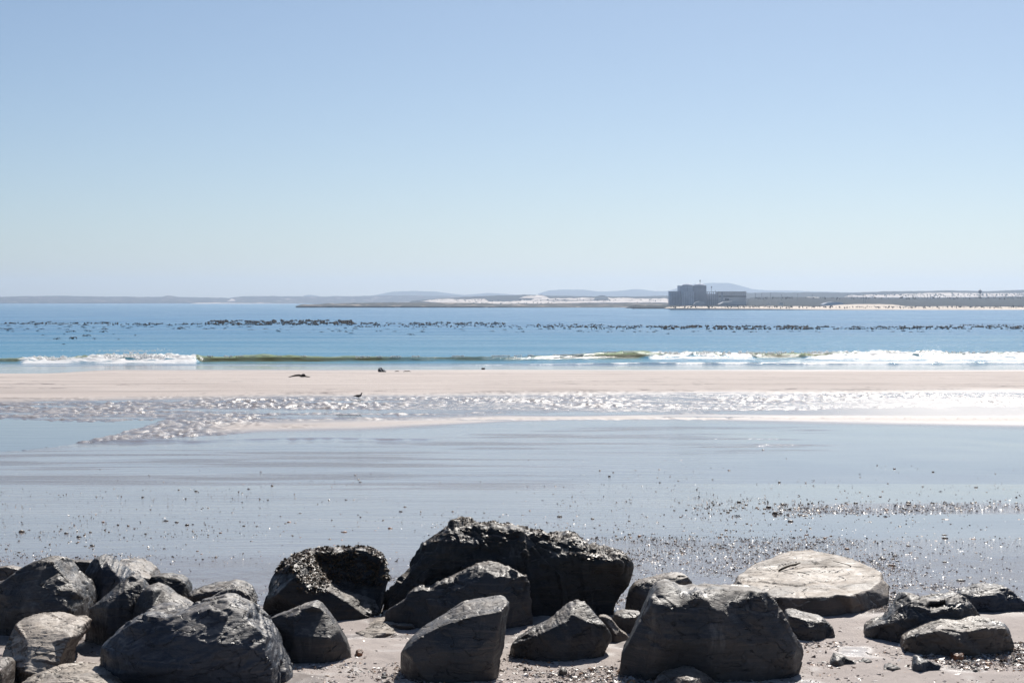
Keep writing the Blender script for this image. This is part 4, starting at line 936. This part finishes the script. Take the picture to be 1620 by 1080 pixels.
    rock('small dark stone in the gap left of the big front right boulder', [(966, 985), (973, 972), (986, 968), (1000, 969), (1014, 970), (1018, 990), (1010, 1010), (985, 1012), (968, 1005)], [[(985, 978, .05), (1005, 976, .05)]], 'rock_dark', .8, D=23.0)
    R['front'] = rock('massive dark boulder at the front right with wavy bright ridges down its right side', [(981, 1050), (985, 1035), (996, 1018), (1005, 1000), (1013, 983), (1020, 965), (1027, 949), (1034, 938), (1042, 930), (1055, 926), (1067, 930), (1079, 937), (1090, 938), (1098, 936), (1104, 934), (1110, 937), (1131, 933), (1145, 934), (1155, 937), (1170, 935), (1186, 935), (1200, 936), (1212, 938), (1225, 950), (1236, 966), (1247, 987), (1258, 1007), (1266, 1020), (1270, 1032), (1268, 1044), (1258, 1058), (1230, 1062), (1189, 1068), (1137, 1076), (1051, 1076), (1015, 1072), (990, 1064)],
         [[(1100, 938, .3), (1115, 950, .15), (1140, 965, .1), (1160, 985, .05), (1177, 1001, .0), (1184, 1020, .0), (1188, 1058, .0)],
          [(1032, 945, .25), (1045, 955, .1), (1075, 958, .1), (1095, 948, .15), (1100, 938, .3)], [(1030, 960, .05), (1060, 964, .0), (1088, 958, .02)],
          [(1055, 1010, -.15), (1120, 1010, -.15)], [(1130, 942, .5), (1165, 955, .35), (1185, 970, .3), (1205, 985, .22), (1225, 1010, .15), (1240, 1030, .1), (1252, 1036, .12)],
          [(1150, 962, .28), (1175, 980, .3), (1195, 995, .25)], [(1200, 938, .6), (1212, 965, .45), (1222, 1000, .25)], [(1212, 965, .45), (1240, 995, .4), (1256, 1030, .25)], [(1200, 1020, .12), (1215, 1050, .1)]], 'rock_dark', 2.3, sam=.25, strata=(1, .2, .5), amp=.5, vox=.024, rounded=.2, facet=.18, topoff=.3, ks=.46)
    rock('low stone mostly cut off by the bottom edge, in front of the massive right boulder', [(1028, 1090), (1040, 1075), (1060, 1068), (1075, 1065), (1089, 1059), (1104, 1062), (1120, 1070), (1138, 1084), (1134, 1105), (1040, 1105)], [[(1085, 1075, .1)]], 'rock_brown', .8, D=19.2, topoff=.6)
    # --- right
    R['slab'] = rock('wide pale flat-topped slab boulder behind the front right one, dark vertical sides', [(1160, 950), (1160, 935, 1.4), (1169, 920, 1.5), (1180, 913, 2.0), (1202, 906, 2.3), (1231, 900, 2.6), (1262, 891, 2.9), (1295, 889, 3.0), (1324, 885, 3.2), (1353, 889, 3.0), (1375, 896, 2.6), (1394, 904, 2.1), (1397, 918, 1.7), (1407, 927, 1.5), (1405, 945, 1.1), (1401, 968, .9), (1370, 972, .4), (1350, 973, .3), (1327, 976, .1), (1300, 979, 0), (1272, 976, 0), (1243, 970, .1), (1210, 968, .3), (1170, 965, .7)],
         [[(1160, 935, 1.4), (1180, 940, .9), (1205, 944, .5), (1225, 945.5, .3), (1265, 946, .1), (1310, 945, .06), (1322, 941, .15), (1345, 943, .1), (1338, 934, .75), (1376, 933, .8), (1392, 920, 1.3), (1394, 904, 2.1)],
          [(1345, 943, .1), (1338, 962, .2)], [(1376, 933, .8), (1374, 965, .55)], [(1300, 915, 1.9), (1350, 912, 1.9)], [(1230, 920, 1.5)]], 'rock_pale', 2.2, D=24.3, amp=.42, facet=.2, sam=.3, topoff=.3)
    rock('small dark pointed stone against the left end of the pale slab', [(1157, 950), (1160, 935), (1169, 919), (1176, 925), (1190, 934), (1198, 940), (1196, 960), (1165, 965)], [[(1172, 935, .0)]], 'rock_dark', .5, D=24.3)
    rock('small angular grey stone in the puddle under the pale slab', [(1243, 985), (1244, 968), (1256, 967), (1280, 973), (1301, 977), (1311, 984), (1318, 994), (1325, 1004), (1304, 1006), (1300, 1012), (1266, 1012), (1252, 1002)], [[(1250, 974, .2), (1275, 981, .1), (1300, 984, .12)], [(1280, 995, .0)]], 'rock_dark', .8, topoff=.45, amp=.8)
    rock('dark notched boulder with a pale dished top at the right', [(1370, 1005), (1371, 996), (1385, 991), (1402, 987), (1413, 974), (1424, 961), (1431, 951), (1437, 942), (1455, 945), (1470, 952), (1482, 952), (1498, 948), (1510, 944), (1521, 942), (1531, 948), (1542, 963), (1553, 979), (1545, 1000), (1500, 1015), (1425, 1018), (1376, 1018)],
         [[(1437, 942, .4), (1442, 958, .1), (1462, 962, .1), (1480, 968, .05), (1500, 960, .08), (1505, 948, .25)], [(1505, 948, .25), (1515, 965, .05), (1520, 985, .05)], [(1402, 990, .2), (1425, 985, .02), (1445, 975, .0)], [(1470, 985, .0)], [(1470, 955, .7), (1490, 953, .7)]], 'rock_dark', 1.3, amp=.7, topoff=.22, sam=.4, strata=(1, 0, .3))
    rock('long low dark brown boulder at the right front, with a bright notch in its top', [(1428, 1022), (1430, 1012), (1440, 1004), (1455, 996), (1472, 988), (1490, 981), (1520, 980), (1552, 980), (1570, 982), (1586, 985), (1594, 993), (1600, 1008), (1604, 1023), (1571, 1028), (1498, 1031), (1455, 1038), (1433, 1036)],
         [[(1434, 1010, .2), (1455, 1003, .1), (1478, 998, .1), (1500, 995, .15), (1503, 1002, .05), (1530, 1000, .1), (1560, 993, .12), (1590, 995, .2)], [(1500, 984, .6), (1560, 985, .6)], [(1520, 1015, -.03)]], 'rock_brown', 1.1, amp=.7, topoff=.5, rounded=.3)
    rock('dark bluish mound-shaped boulder at the right edge behind the others', [(1519, 950), (1522, 940), (1542, 936), (1556, 931), (1575, 929), (1594, 930), (1605, 939), (1617, 950), (1630, 958), (1645, 970), (1640, 985), (1580, 985), (1530, 985)], [[(1540, 945, .1), (1570, 942, .05), (1600, 952, .1)], [(1570, 965, 0)]], 'rock_blue', 1.2, D=24.6)
    g = None
    rock('small dark pyramid stone on the shell sand near the bottom right', [(1313, 1051), (1317, 1042), (1322, 1035), (1336, 1037), (1346, 1043), (1355, 1049), (1340, 1054), (1318, 1055)], [[(1325, 1045, 0)]], 'rock_dark', .35, name='stone', topoff=.5)
    rock('small round dark stone just right of the pyramid stone', [(1362, 1047), (1366, 1043), (1374, 1042), (1380, 1045), (1379, 1050), (1365, 1051)], [[(1371, 1046, 0)]], 'rock_dark', .2, name='stone', rounded=.5, topoff=.6)
    rock('pair-shaped angular grey stone standing up near the bottom right', [(1440, 1062), (1446, 1050), (1450, 1038), (1455, 1038), (1470, 1045), (1490, 1053), (1470, 1060), (1450, 1065)], [[(1456, 1050, 0)]], 'rock_blue', .35, name='stone', topoff=.5)
    rock('low dark stone left of the upright grey one near the bottom', [(1398, 1060), (1402, 1054), (1412, 1051), (1424, 1055), (1428, 1061), (1412, 1064)], [[(1412, 1057, 0)]], 'rock_dark', .3, name='stone', topoff=.6)
    rock('flat oval dark stone lying on the sand in the bottom right corner', [(1535, 1071), (1540, 1068), (1555, 1066), (1568, 1068), (1572, 1071), (1555, 1074), (1540, 1074)], [[(1553, 1070, .02)]], 'rock_dark', .3, name='stone', rounded=.5, topoff=.6)
    rock('rust-brown stone in front of the long low right boulder', [(1503, 1043), (1506, 1034), (1515, 1030), (1524, 1032), (1525, 1038), (1518, 1043), (1508, 1045)], [[(1514, 1037, 0)]], 'rock_rust', .25, name='stone', topoff=.5)
    rock('small brown stone alone on the sand in front of the steep angular boulder', [(884, 1064), (885, 1057), (891, 1055), (897, 1059), (898, 1065), (891, 1068)], [[(891, 1061, 0)]], 'rock_brown', .15, name='stone', topoff=.5)
    rock('rust-orange stone in the shadow at the foot of the plain wedge boulder', [(560, 1036), (563, 1028), (570, 1026), (575, 1029), (573, 1035), (566, 1038)], [[(567, 1032, 0)]], 'rock_rust', .15, name='stone', topoff=.5)
    return R
M['rock_rust'] = mat_rock('rock_rust', (0.16, 0.06, 0.03), (0.33, 0.14, 0.06), 0.3, 0.6, 0.55)
RK = build_rocks()
def build_weed_on_rocks():
    """short shaggy blades of seaweed grown on two boulders"""
    def blades(o, sel, count, L, label, cols):
        me = o.data; n = len(me.polygons)
        ce = np.empty(n * 3, np.float32); me.polygons.foreach_get('center', ce); ce = ce.reshape(-1, 3)
        no = np.empty(n * 3, np.float32); me.polygons.foreach_get('normal', no); no = no.reshape(-1, 3)
        w_ = ce + np.array(o.location[:]); PX, PY = proj(w_[:, 0], w_[:, 1], w_[:, 2])
        ok = np.where(sel(PX, PY, no))[0]
        pick = rng.choice(ok, count); V, Fc, T = [], [], []
        for i, f in enumerate(pick):
            p = ce[f] + no[f] * .004; nn = no[f]
            d = np.array([rng.normal(0, .5), rng.normal(-.25, .4), -0.9]) + nn * rng.uniform(.5, 1.3); d /= np.linalg.norm(d)
            s = np.cross(d, nn); s /= (np.linalg.norm(s) + 1e-6); l = L * rng.uniform(.5, 1.5); ww = .012 * rng.uniform(.5, 1.5)
            b = len(V); m = p + d * l * .5 + nn * l * .15
            V += [p - s * ww, p + s * ww, m + s * ww * 1.4, m - s * ww * 1.4, p + d * l + nn * l * .05]
            Fc += [(b, b + 1, b + 2), (b, b + 2, b + 3), (b + 3, b + 2, b + 4)]
            c = cols[rng.integers(0, len(cols))]; T += [c] * 5
        m2 = npmesh('seaweed', V, Fc); cattr(m2, 'tint', np.array(T))
        tag(link('seaweed', m2, M['weed'], o), label, None, None, 'stuff')
    cols = [(0.03, .018, .01), (0.07, .038, .018), (0.14, .08, .035), (0.02, .015, .012)]
    blades(RK['tuft'], lambda x, y, n: ((y < 905 + .28 * (x - 470) * (x > 500)) | ((x < 520) & (y < 935) & (x > 470))) & (y < 945) & ((n[:, 1] < .3)) & (vnoise2(x / 9., y / 6., 5) > -.35) & ~((x > 520) & (y > 925)), 8000, .034, None, cols)
    blades(RK['main'], lambda x, y, n: (y < 858) & (n[:, 2] > .1) & (vnoise2(x / 14., y / 6., 3) > -.1) | ((x > 900) & (y < 888) & (n[:, 2] > .25)), 3200, .024, None, cols)
build_weed_on_rocks()

# ------------------------------------------------------------------ debris on the beach
def shard_bases():
    B = []
    r = np.random.default_rng(3)
    F4 = np.array([[0, 1, 2], [0, 2, 3], [4, 2, 1], [4, 3, 2], [4, 1, 0], [4, 0, 3]])
    for k in range(6):
        V = np.array([[-1, -.2, 0], [0, -.8, .1], [1, .1, 0], [.1, .9, .05], [0, 0, .75]]) + r.normal(0, .18, (5, 3))
        B.append((V, F4))
    return B
PAL = np.array([(.55, .50, .47), (.42, .34, .29), (.28, .19, .13), (.13, .09, .07), (.05, .042, .04), (.035, .033, .035), (.34, .17, .08), (.45, .25, .13), (.62, .58, .56), (.22, .18, .17)])
PW_F = np.array([.16, .16, .12, .12, .12, .08, .05, .04, .08, .07]); PW_W = np.array([.05, .07, .10, .16, .22, .18, .05, .03, .05, .09])
def ground_many(px, py):
    Y = 5.0 * F / np.maximum(py - 477, 5)
    for _ in range(12):
        z = ground_profile(Y); v = (540 - py) / F
        Y = (z - HC) / (-sp + v * cp) * (cp + v * sp)
    v = (540 - py) / F; t = Y / (cp + v * sp)
    return np.stack([(px - 810) / F * t, Y, HC + (-sp + v * cp) * t], -1)
def build_debris():
    B = shard_bases()
    px, py, sz, wt = [], [], [], []
    def zone(n, x0, x1, yfun, smin, smax, pal, clump=0.0, cs=(30, 6)):
        x = rng.uniform(x0, x1, n); y = yfun(x, rng.random(n))
        if clump: 
            k = fbm2(x / cs[0], y / cs[1], 3, 77) + rng.normal(0, .12, n) > clump - .5; x, y = x[k], y[k]
        n = len(x); u = rng.random(n); px.append(x); py.append(y); sz.append(1.0 * (smin + (smax - smin) * u ** 3.5)); wt.append(np.full(n, pal))
    L = lambda a, b: (lambda x, r: a + (b - a) * r)
    zone(16000, -150, 1780, L(1030, 1100), .006, .03, 0, .35, (25, 8))
    zone(9000, 1260, 1780, L(1015, 1060), .008, .035, 0, .4, (30, 6))
    zone(2600, 640, 1010, L(1045, 1085), .007, .03, 0, .2)
    zone(34000, -150, 1780, lambda x, r: 872 + 12 * np.exp(-((x - 520) / 260.) ** 2) + (95 + 0 * x) * r ** .8, .006, .022, 1, .25, (60, 7))
    zone(7000, -150, 1780, L(985, 1060), .006, .026, 0, .5, (30, 7))
    zone(20000, 900, 1780, L(848, 965), .007, .026, 1, .32, (70, 8))
    zone(2600, 1230, 1780, lambda x, r: np.interp(x, [1230, 1780], [808, 798]) + (r - .5 + rng.normal(0, .22, len(r))) * np.interp(x, [1230, 1780], [16, 16]), .010, .035, 0, .3, (60, 5))
    zone(900, 1080, 1300, L(785, 822), .008, .03, 1, .45, (40, 6))
    zone(5000, -150, 1780, L(825, 885), .006, .024, 1, .42, (50, 7))
    zone(2600, -150, 1780, L(765, 830), .008, .024, 1, .48, (45, 6))
    zone(7000, -150, 1780, L(735, 885), .004, .010, 1, .3, (90, 9))
    zone(220, 60, 1700, L(722, 770), .009, .022, 1, .5, (60, 8))
    zone(1500, 1380, 1780, L(925, 960), .010, .04, 0, .45, (30, 6))
    px = np.concatenate(px); py = np.concatenate(py); sz = np.concatenate(sz); wt = np.concatenate(wt)
    P = ground_many(px, py); n = len(px)
    S = np.stack([sz * rng.uniform(.8, 2.2, n), sz * rng.uniform(.6, 1.3, n), sz * rng.uniform(.3, 1.2, n)], -1)
    P[:, 2] += sz * .02
    near = P[:, 1] < 31
    if near.any(): P[near, 2] += 0
    c1 = rng.choice(len(PAL), n, p=PW_F / PW_F.sum()); c2 = rng.choice(len(PAL), n, p=PW_W / PW_W.sum())
    tint = PAL[np.where(wt == 0, c1, c2)] * rng.uniform(.7, 1.2, (n, 1))
    rot = np.stack([rng.normal(0, .35, n), rng.normal(0, .35, n), rng.uniform(0, 2 * PI, n)], -1)
    me = scatter_mesh('shell_debris', B, P, S, rot, tint, smooth=False)
    tag(link('shell_debris', me, M['shards']), 'broken shells, grit and small pebbles strewn over the wet sand', 'shell debris', None, 'stuff')
build_debris()
def pebble_mesh(seed, col):
    bm = bmesh.new(); bmesh.ops.create_icosphere(bm, subdivisions=2, radius=1); r = np.random.default_rng(seed)
    V = np.array([v.co[:] for v in bm.verts]); n = fbm3(V[:, 0] * 1.1 + seed, V[:, 1] * 1.1, V[:, 2] * 1.1, 3, seed)
    for v, k in zip(bm.verts, n): v.co *= (1 + .45 * k); v.co.z *= .5
    for f in bm.faces: f.smooth = True
    me = bpy.data.meshes.new('pebble'); bm.to_mesh(me); bm.free(); cattr(me, 'tint', np.tile(col, (len(V), 1))); me.materials.append(M['shards']); return me
PEB = {c: [pebble_mesh(s + k * 7, col) for s in range(3)] for k, (c, col) in enumerate((('dark', (.035, .033, .035)), ('brown', (.13, .085, .055)), ('pale', (.50, .44, .40)), ('rust', (.30, .13, .06))))}
PEB['dark'] += [pebble_mesh(40, (.05, .045, .04))]
def pebble(px, py, s, col, label, grp=None, fl=1.0):
    p = ground_at(px, py); o = bpy.data.objects.new('pebble', random.choice(PEB[col])); C.objects.link(o)
    r = s / F * p.y * .5; o.location = (p.x, p.y, p.z + r * .08); o.scale = (r * random.uniform(1, 1.5), r * random.uniform(.8, 1.2), r * fl * random.uniform(.8, 1.3)); o.rotation_euler = (0, 0, random.uniform(0, 6))
    return tag(o, label, 'pebble', grp)
def build_pebbles():
    g = 'pebbles singled out on the wet sand'
    for px, py, s, c, lab in ((1207, 711.5, 5, 'dark', 'black stone alone on the smooth wet sand right of centre, farthest from the rocks'), (1415, 741, 4, 'dark', 'black pebble farther right on smooth wet sand, above the shell line'),
                              (1476, 746, 3.6, 'dark', 'small dark pebble on smooth wet sand just right of another black one'), (1233, 762, 3.6, 'dark', 'dark pebble on the wet sheen a little above the shell line'),
                              (964, 753, 4.5, 'dark', 'flat dark pebble on the wet sheen above the largest boulder'), (949, 744, 3.8, 'brown', 'small brown pebble next to the flat dark one on the wet sheen'),
                              (283, 774.5, 4, 'dark', 'dark round pebble on the blue wet sand at left, left of another'), (310, 776.5, 4.4, 'dark', 'flat dark pebble on the blue wet sand at left'),
                              (226, 786, 4, 'dark', 'dark pebble low on the left wet sheen'), (634, 809, 4.5, 'dark', 'dark pebble on the sheen above the gap beside the largest boulder'),
                              (34, 841, 8, 'brown', 'reddish-brown shell lump at the left edge of the wet sand'), (1226, 812.5, 10, 'brown', 'brown lump at the left end of the shell line'),
                              (1216, 802, 8, 'dark', 'long dark fragment at the left end of the shell line'), (1437, 795, 8, 'dark', 'long dark stick-like fragment on the shell line'),
                              (1540, 853, 8, 'rust', 'rusty brown stone on the wet sand at the far right'), (1495, 852, 9, 'dark', 'flat dark stone left of the rusty one at the far right'),
                              (1305, 851, 6, 'rust', 'small orange-brown shell on the wet sand above the pale slab'), (124, 849, 8, 'dark', 'dark weed-like lump on the wet sand at left'),
                              (105, 843, 7, 'dark', 'flat dark pebble beside the weed-like lump at left'), (146, 863, 8, 'dark', 'dark forked bit of weed above the left boulders'),
                              (296, 830, 7, 'dark', 'flat dark pebble above the left boulders, alone'), (545, 842, 8, 'rust', 'reddish shell fragment above the seaweed boulder'),
                              (617, 836, 7, 'rust', 'upright reddish shell fragment left of the largest boulder'), (885, 817, 7, 'dark', 'dark pebble above the right half of the largest boulder'),
                              (1012, 847, 6, 'rust', 'rusty shell fragment right of the largest boulder'), (1340, 868, 7, 'rust', 'brownish shell just above the pale slab'),
                              (1398, 884, 9, 'dark', 'dark flat stone right above the pale slab'), (1412, 884, 8, 'dark', 'thin dark stone beside the flat one above the pale slab'),
                              (1520, 919, 13, 'dark', 'long dark fragment on the sand left of the mound-shaped boulder'), (1535, 914, 9, 'dark', 'curved dark fragment above the mound-shaped boulder'),
                              (1495, 889.5, 8, 'dark', 'dark stone on the wet sand above the notched boulder'), (1553, 886, 7, 'dark', 'small dark stone near the right edge above the boulders')):
        pebble(px, py, s, c, lab, g)
    K = {'d': ('dark', 'dark'), 'b': ('brown', 'brown'), 'p': ('pale', 'pale'), 'r': ('rust', 'rusty')}
    def z(n, x0, x1, y0, y1, s0, s1, where, names, grp, cols='dddb'):
        for _ in range(n):
            px, py, k = random.uniform(x0, x1), random.uniform(y0, y1), random.choice(cols); q = random.random()
            size = 'tiny' if q < .4 else ('small' if q < .8 else 'larger')
            nm = names[min(len(names) - 1, int((px - x0) / (x1 - x0) * len(names)))]
            row = 'seaward' if py < (y0 + y1) / 2 else 'near'
            pebble(px, py, s0 + (s1 - s0) * q + (.2 * s1 if q > .8 else 0), K[k][0], f'{size} {K[k][1]} pebble, {row} part of {where}, {nm}', grp, .8)
    z(26, 140, 780, 740, 822, 2.2, 3.8, 'the smooth wet sheen', ['above the left boulders', 'left of the seaweed boulder', 'above the seaweed boulder', 'above the largest boulder'], 'pebbles on the left sheen')
    z(34, 820, 1600, 742, 795, 2.2, 3.8, 'the smooth wet sheen', ['above the angular boulder', 'above the front right boulder', 'above the pale slab', 'at the far right'], 'pebbles on the right sheen')
    z(40, 1150, 1620, 793, 812, 3, 6, 'the shell line', ['at its left end', 'left of its middle', 'right of its middle', 'at the right edge'], 'pebbles in the shell line', 'ddbbr')
    z(44, 0, 620, 822, 880, 3, 5.5, 'the gritty wet sand', ['behind the left edge boulder', 'behind the pointed boulders', 'behind the flat-topped boulder', 'behind the seaweed boulder'], 'pebbles behind the left boulders', 'dddbr')
    z(36, 780, 1240, 800, 880, 3, 5, 'the wet sand', ['above the largest boulder', 'right of the largest boulder', 'left of the pale slab'], 'pebbles right of the largest boulder', 'dddbbr')
    z(40, 1240, 1620, 820, 945, 3, 7, 'the glittering sand', ['behind the pale slab', 'right of the pale slab', 'behind the mound-shaped boulder'], 'pebbles behind the right boulders', 'dddbrp')
    z(40, 1270, 1620, 1042, 1080, 4, 10, 'the front shell grit', ['beside the front right boulder', 'by the pyramid stone', 'before the long low boulder', 'in the right corner'], 'stones in the bottom right foreground', 'ddbbpr')
    z(16, 460, 640, 1048, 1080, 3, 7, 'the front sand', ['beside the slate boulder', 'before the wedge boulder', 'left of the smooth-faced boulder'], 'stones at the bottom centre left', 'ddbb')
    z(14, 800, 985, 1045, 1080, 3, 8, 'the front sand', ['right of the smooth-faced boulder', 'before the steep angular boulder', 'left of the massive boulder'], 'stones at the bottom centre', 'ddbb')
build_pebbles()

# weed scraps and branch bits lying on the pale slab
def tube(path, radii, n=8, caps=True):
    bm = bmesh.new(); rings = []
    path = [Vector(p) for p in path]
    for k, (p, r) in enumerate(zip(path, radii)):
        d = (path[min(k + 1, len(path) - 1)] - path[max(k - 1, 0)]).normalized()
        a = d.orthogonal().normalized() if abs(d.z) > .95 else d.cross(Vector((0, 0, 1))).normalized(); b = d.cross(a)
        rx, ry = (r if isinstance(r, tuple) else (r, r))
        rings.append([bm.verts.new(p + a * rx * math.cos(2 * PI * j / n) + b * ry * math.sin(2 * PI * j / n)) for j in range(n)])
    for A, B in zip(rings, rings[1:]):
        for j in range(n): bm.faces.new((A[j], A[(j + 1) % n], B[(j + 1) % n], B[j]))
    if caps: bm.faces.new(rings[0][::-1]); bm.faces.new(rings[-1])
    for f in bm.faces: f.smooth = True
    bmesh.ops.recalc_face_normals(bm, faces=bm.faces)
    me = bpy.data.meshes.new('tube'); bm.to_mesh(me); bm.free(); return me

# ------------------------------------------------------------------ things at the water's edge
def build_gull():
    p = ground_at(567, 631.5); s = 13.5 / F * p.y / 0.5        # 0.5 m long bird
    t = thing('gull', p, 'dark-backed gull standing in the rippled wet sand left of centre', 'bird')
    t.scale = (s, s, s)
    # body faces right (+x), head turned up
    body = tube([(-.23, 0, .20), (-.17, 0, .205), (-.08, 0, .20), (.02, 0, .20), (.10, 0, .22), (.15, 0, .26), (.17, 0, .31), (.18, 0, .35), (.20, 0, .375), (.215, 0, .38)],
                [(.02, .012), (.05, .035), (.075, .062), (.082, .075), (.07, .07), (.045, .05), (.033, .036), (.036, .036), (.03, .03), (.012, .012)], 12)
    link('body', body, M['gull_grey'], t)
    for sgn in (-1, 1):
        wv = tube([(.09, sgn * .072, .225), (0, sgn * .086, .225), (-.12, sgn * .07, .215), (-.24, sgn * .035, .205), (-.30, sgn * .01, .20)], [(.012, .03), (.016, .05), (.014, .042), (.01, .02), (.003, .006)], 8)
        link('wing', wv, M['gull_dark'], t)
        link('leg', tube([(.0, sgn * .03, .14), (.01, sgn * .03, .07), (.0, sgn * .03, -.01)], [.009, .006, .007], 6), M['beak'], t)
        link('foot', boxes([(.02, sgn * .03, -.005, .06, .04, .01)]), M['beak'], t)
    link('beak', tube([(.215, 0, .378), (.25, 0, .374), (.275, 0, .365)], [.011, .009, .002], 6), M['beak'], t)
    link('tail', tube([(-.2, 0, .205), (-.27, 0, .195), (-.31, 0, .19)], [(.035, .01), (.04, .008), (.03, .003)], 8), M['gull_dark'], t)
M['gull_grey'] = mat_plain('gull_grey', (.10, .10, .105), .7, .2, 8); M['gull_dark'] = mat_plain('gull_dark', (.035, .033, .033), .6, .2, 8); M['beak'] = mat_plain('beak', (.06, .03, .02), .5, .1, 8)
build_gull()
def build_shore_things():
    # washed-up kelp stump: arched body with a knob
    p = ground_at(473, 596.5); u = p.y / F
    t = thing('beached_kelp', p, 'long dark washed-up kelp stalk with a rounded knob on the dry sand bar', 'kelp')
    link('stalk', tube([(-17 * u, 0, 0), (-12 * u, .05, 1.2 * u), (-6 * u, .1, 2.6 * u), (0, .1, 3.0 * u), (5 * u, 0, 2.0 * u), (10 * u, 0, 1.4 * u), (18 * u, 0, .1 * u)], [.4 * u, .9 * u, 1.5 * u, 1.7 * u, 1.5 * u, 1.1 * u, .3 * u], 10), M['kelp'], t)
    kn = bmesh.new(); bmesh.ops.create_icosphere(kn, subdivisions=2, radius=2.6 * u); bmesh.ops.scale(kn, vec=(1.3, 1, .85), verts=kn.verts); bmesh.ops.translate(kn, vec=(7 * u, 0, 3.3 * u), verts=kn.verts)
    for f in kn.faces: f.smooth = True
    me = bpy.data.meshes.new('knob'); kn.to_mesh(me); kn.free(); link('knob', me, M['kelp'], t)
    for a in (-1, 1): link('blade', tube([(2 * u, a * .2, 1 * u), (8 * u, a * .8, .6 * u), (15 * u, a * 1.2, .1 * u)], [(.5 * u, .2 * u), (1.2 * u, .2 * u), (.3 * u, .1 * u)], 6), M['kelp'], t)
    # black bundle with white stripes
    p = ground_at(605, 588.2); u = p.y / F
    t = thing('striped_bundle', p, 'black lumpy bundle with white stripes lying at the water edge', 'bundle')
    bm = bmesh.new()
    prof = [(-7, 0), (-6.8, 4), (-5.5, 6.6), (-3, 7.6), (0, 6.2), (2.5, 4), (5, 1.6), (7, 0)]
    fr = [bm.verts.new((x * u, -.25, z * u)) for x, z in prof]; bk = [bm.verts.new((x * u * .9, .45, z * u * .85)) for x, z in prof]
    bm.faces.new(fr); bm.faces.new(bk[::-1])
    for k in range(len(prof)): bm.faces.new((fr[k], fr[(k + 1) % 8], bk[(k + 1) % 8], bk[k]))
    bmesh.ops.recalc_face_normals(bm, faces=bm.faces); bmesh.ops.bevel(bm, geom=bm.edges[:], offset=.05, segments=2, affect='EDGES')
    me = bpy.data.meshes.new('bag'); bm.to_mesh(me); bm.free(); link('bag', me, M['black_cloth'], t)
    for (x, a) in ((-2.6, .55), (1.2, .75)):
        b = tube([((x - 1.6) * u, -.27, 6.4 * u), ((x + .2) * u, -.29, 4.2 * u), ((x + 2.4) * u, -.28, 1.6 * u)], [(.55 * u, .04), (.6 * u, .04), (.5 * u, .04)], 6); link('stripe', b, M['white_paint'], t)
    for px, w_, lab in ((628, 7, 'short brown weed scrap right of the striped bundle'), (644, 12, 'longer brown weed scrap farther right of the striped bundle')):
        p = ground_at(px, 588); u = p.y / F
        tag(link('weed_scrap', tube([(-w_ / 2 * u, 0, .2 * u), (-w_ / 4 * u, .1, 1.1 * u), (0, 0, .8 * u), (w_ / 4 * u, .1, 1.3 * u), (w_ / 2 * u, 0, .1 * u)], [.3 * u, .7 * u, .6 * u, .7 * u, .2 * u], 8), M['brown_weed'], None, p), lab, 'weed')
    p = ground_at(764.5, 584.6); u = p.y / F
    t = thing('dark_crate', p, 'small dark box-shaped object at the water edge, centre', 'crate')
    link('body', boxes([(0, 0, 1.3 * u, 5.6 * u, .3, 2.6 * u)], bevel=.03), M['black_cloth'], t); link('lid', boxes([(0, 0, 2.7 * u, 6.0 * u, .34, .4 * u)], bevel=.01), M['steel'], t)
    # weed line in the ripples
    V = []
    t = thing('weed_line', ground_at(553, 658.5), 'thin line of dark weed in the wet ripples below the gull', 'weed')
    u = t.location.y / F
    for k in range(9):
        a = -19 + k * 4.4; link('weed_clump', tube([((a - 2.5) * u, 0, .1), ((a - 1) * u, .1, .02 + random.uniform(.5, 1.2) * u), ((a + 1) * u, 0, .02 + random.uniform(.4, 1.0) * u), ((a + 3) * u, .1, .0)], [.2 * u, .6 * u, .5 * u, .2 * u], 6), M['kelp'], t)
    # sticks on the pale slab and dark weed on it
    for (x0, y0, x1, y1, r, off, lab) in ((1232, 902.5, 1266, 889.5, 1.8, 2.55, 'dark stick of driftwood lying along the back edge of the pale slab'), (1262, 904, 1296, 913, .5, 2.1, 'thin twig on the pale slab below the dark stick'), (1318, 887, 1352, 896, .5, 2.6, 'thin twig near the right back edge of the pale slab')):
        a, b = pt(x0, y0, 24.3 + off - .3), pt(x1, y1, 24.3 + off + .1); u = 27 / F
        m = (a + b) / 2; c = m + Vector((0, 0, r * u)); loc = a.copy()
        tag(link('driftwood', tube([a - loc, (a + m) / 2 - loc + Vector((0, 0, r * u)), c - loc, (m + b) / 2 - loc, b - loc], [r * u * .8, r * u * 1.3, r * u, r * u * 1.2, r * u * .5], 7), M['brown_weed'], None, loc), lab, 'driftwood')
M['black_cloth'] = mat_plain('black_cloth', (.02, .022, .026), .5, .3, 5); M['brown_weed'] = mat_plain('brown_weed', (.085, .06, .035), .6, .4, 5)
build_shore_things()

# ------------------------------------------------------------------ haze
def build_haze():
    m = bpy.data.materials.new('haze_air'); m.use_nodes = True; t = m.node_tree; t.nodes.clear()
    o = t.nodes.new('ShaderNodeOutputMaterial'); v = t.nodes.new('ShaderNodeVolumePrincipled')
    v.inputs['Color'].default_value = (0.62, 0.77, 1.0, 1); v.inputs['Density'].default_value = 0.00012; v.inputs['Anisotropy'].default_value = 0.5
    t.links.new(v.outputs[0], o.inputs['Volume'])
    me = boxes([(0, 5100, 66, 13400, 10700, 146)], 'haze')
    tag(link('haze', me, m), 'thin pale sea haze filling the air over the bay', None, None, 'stuff')
build_haze()
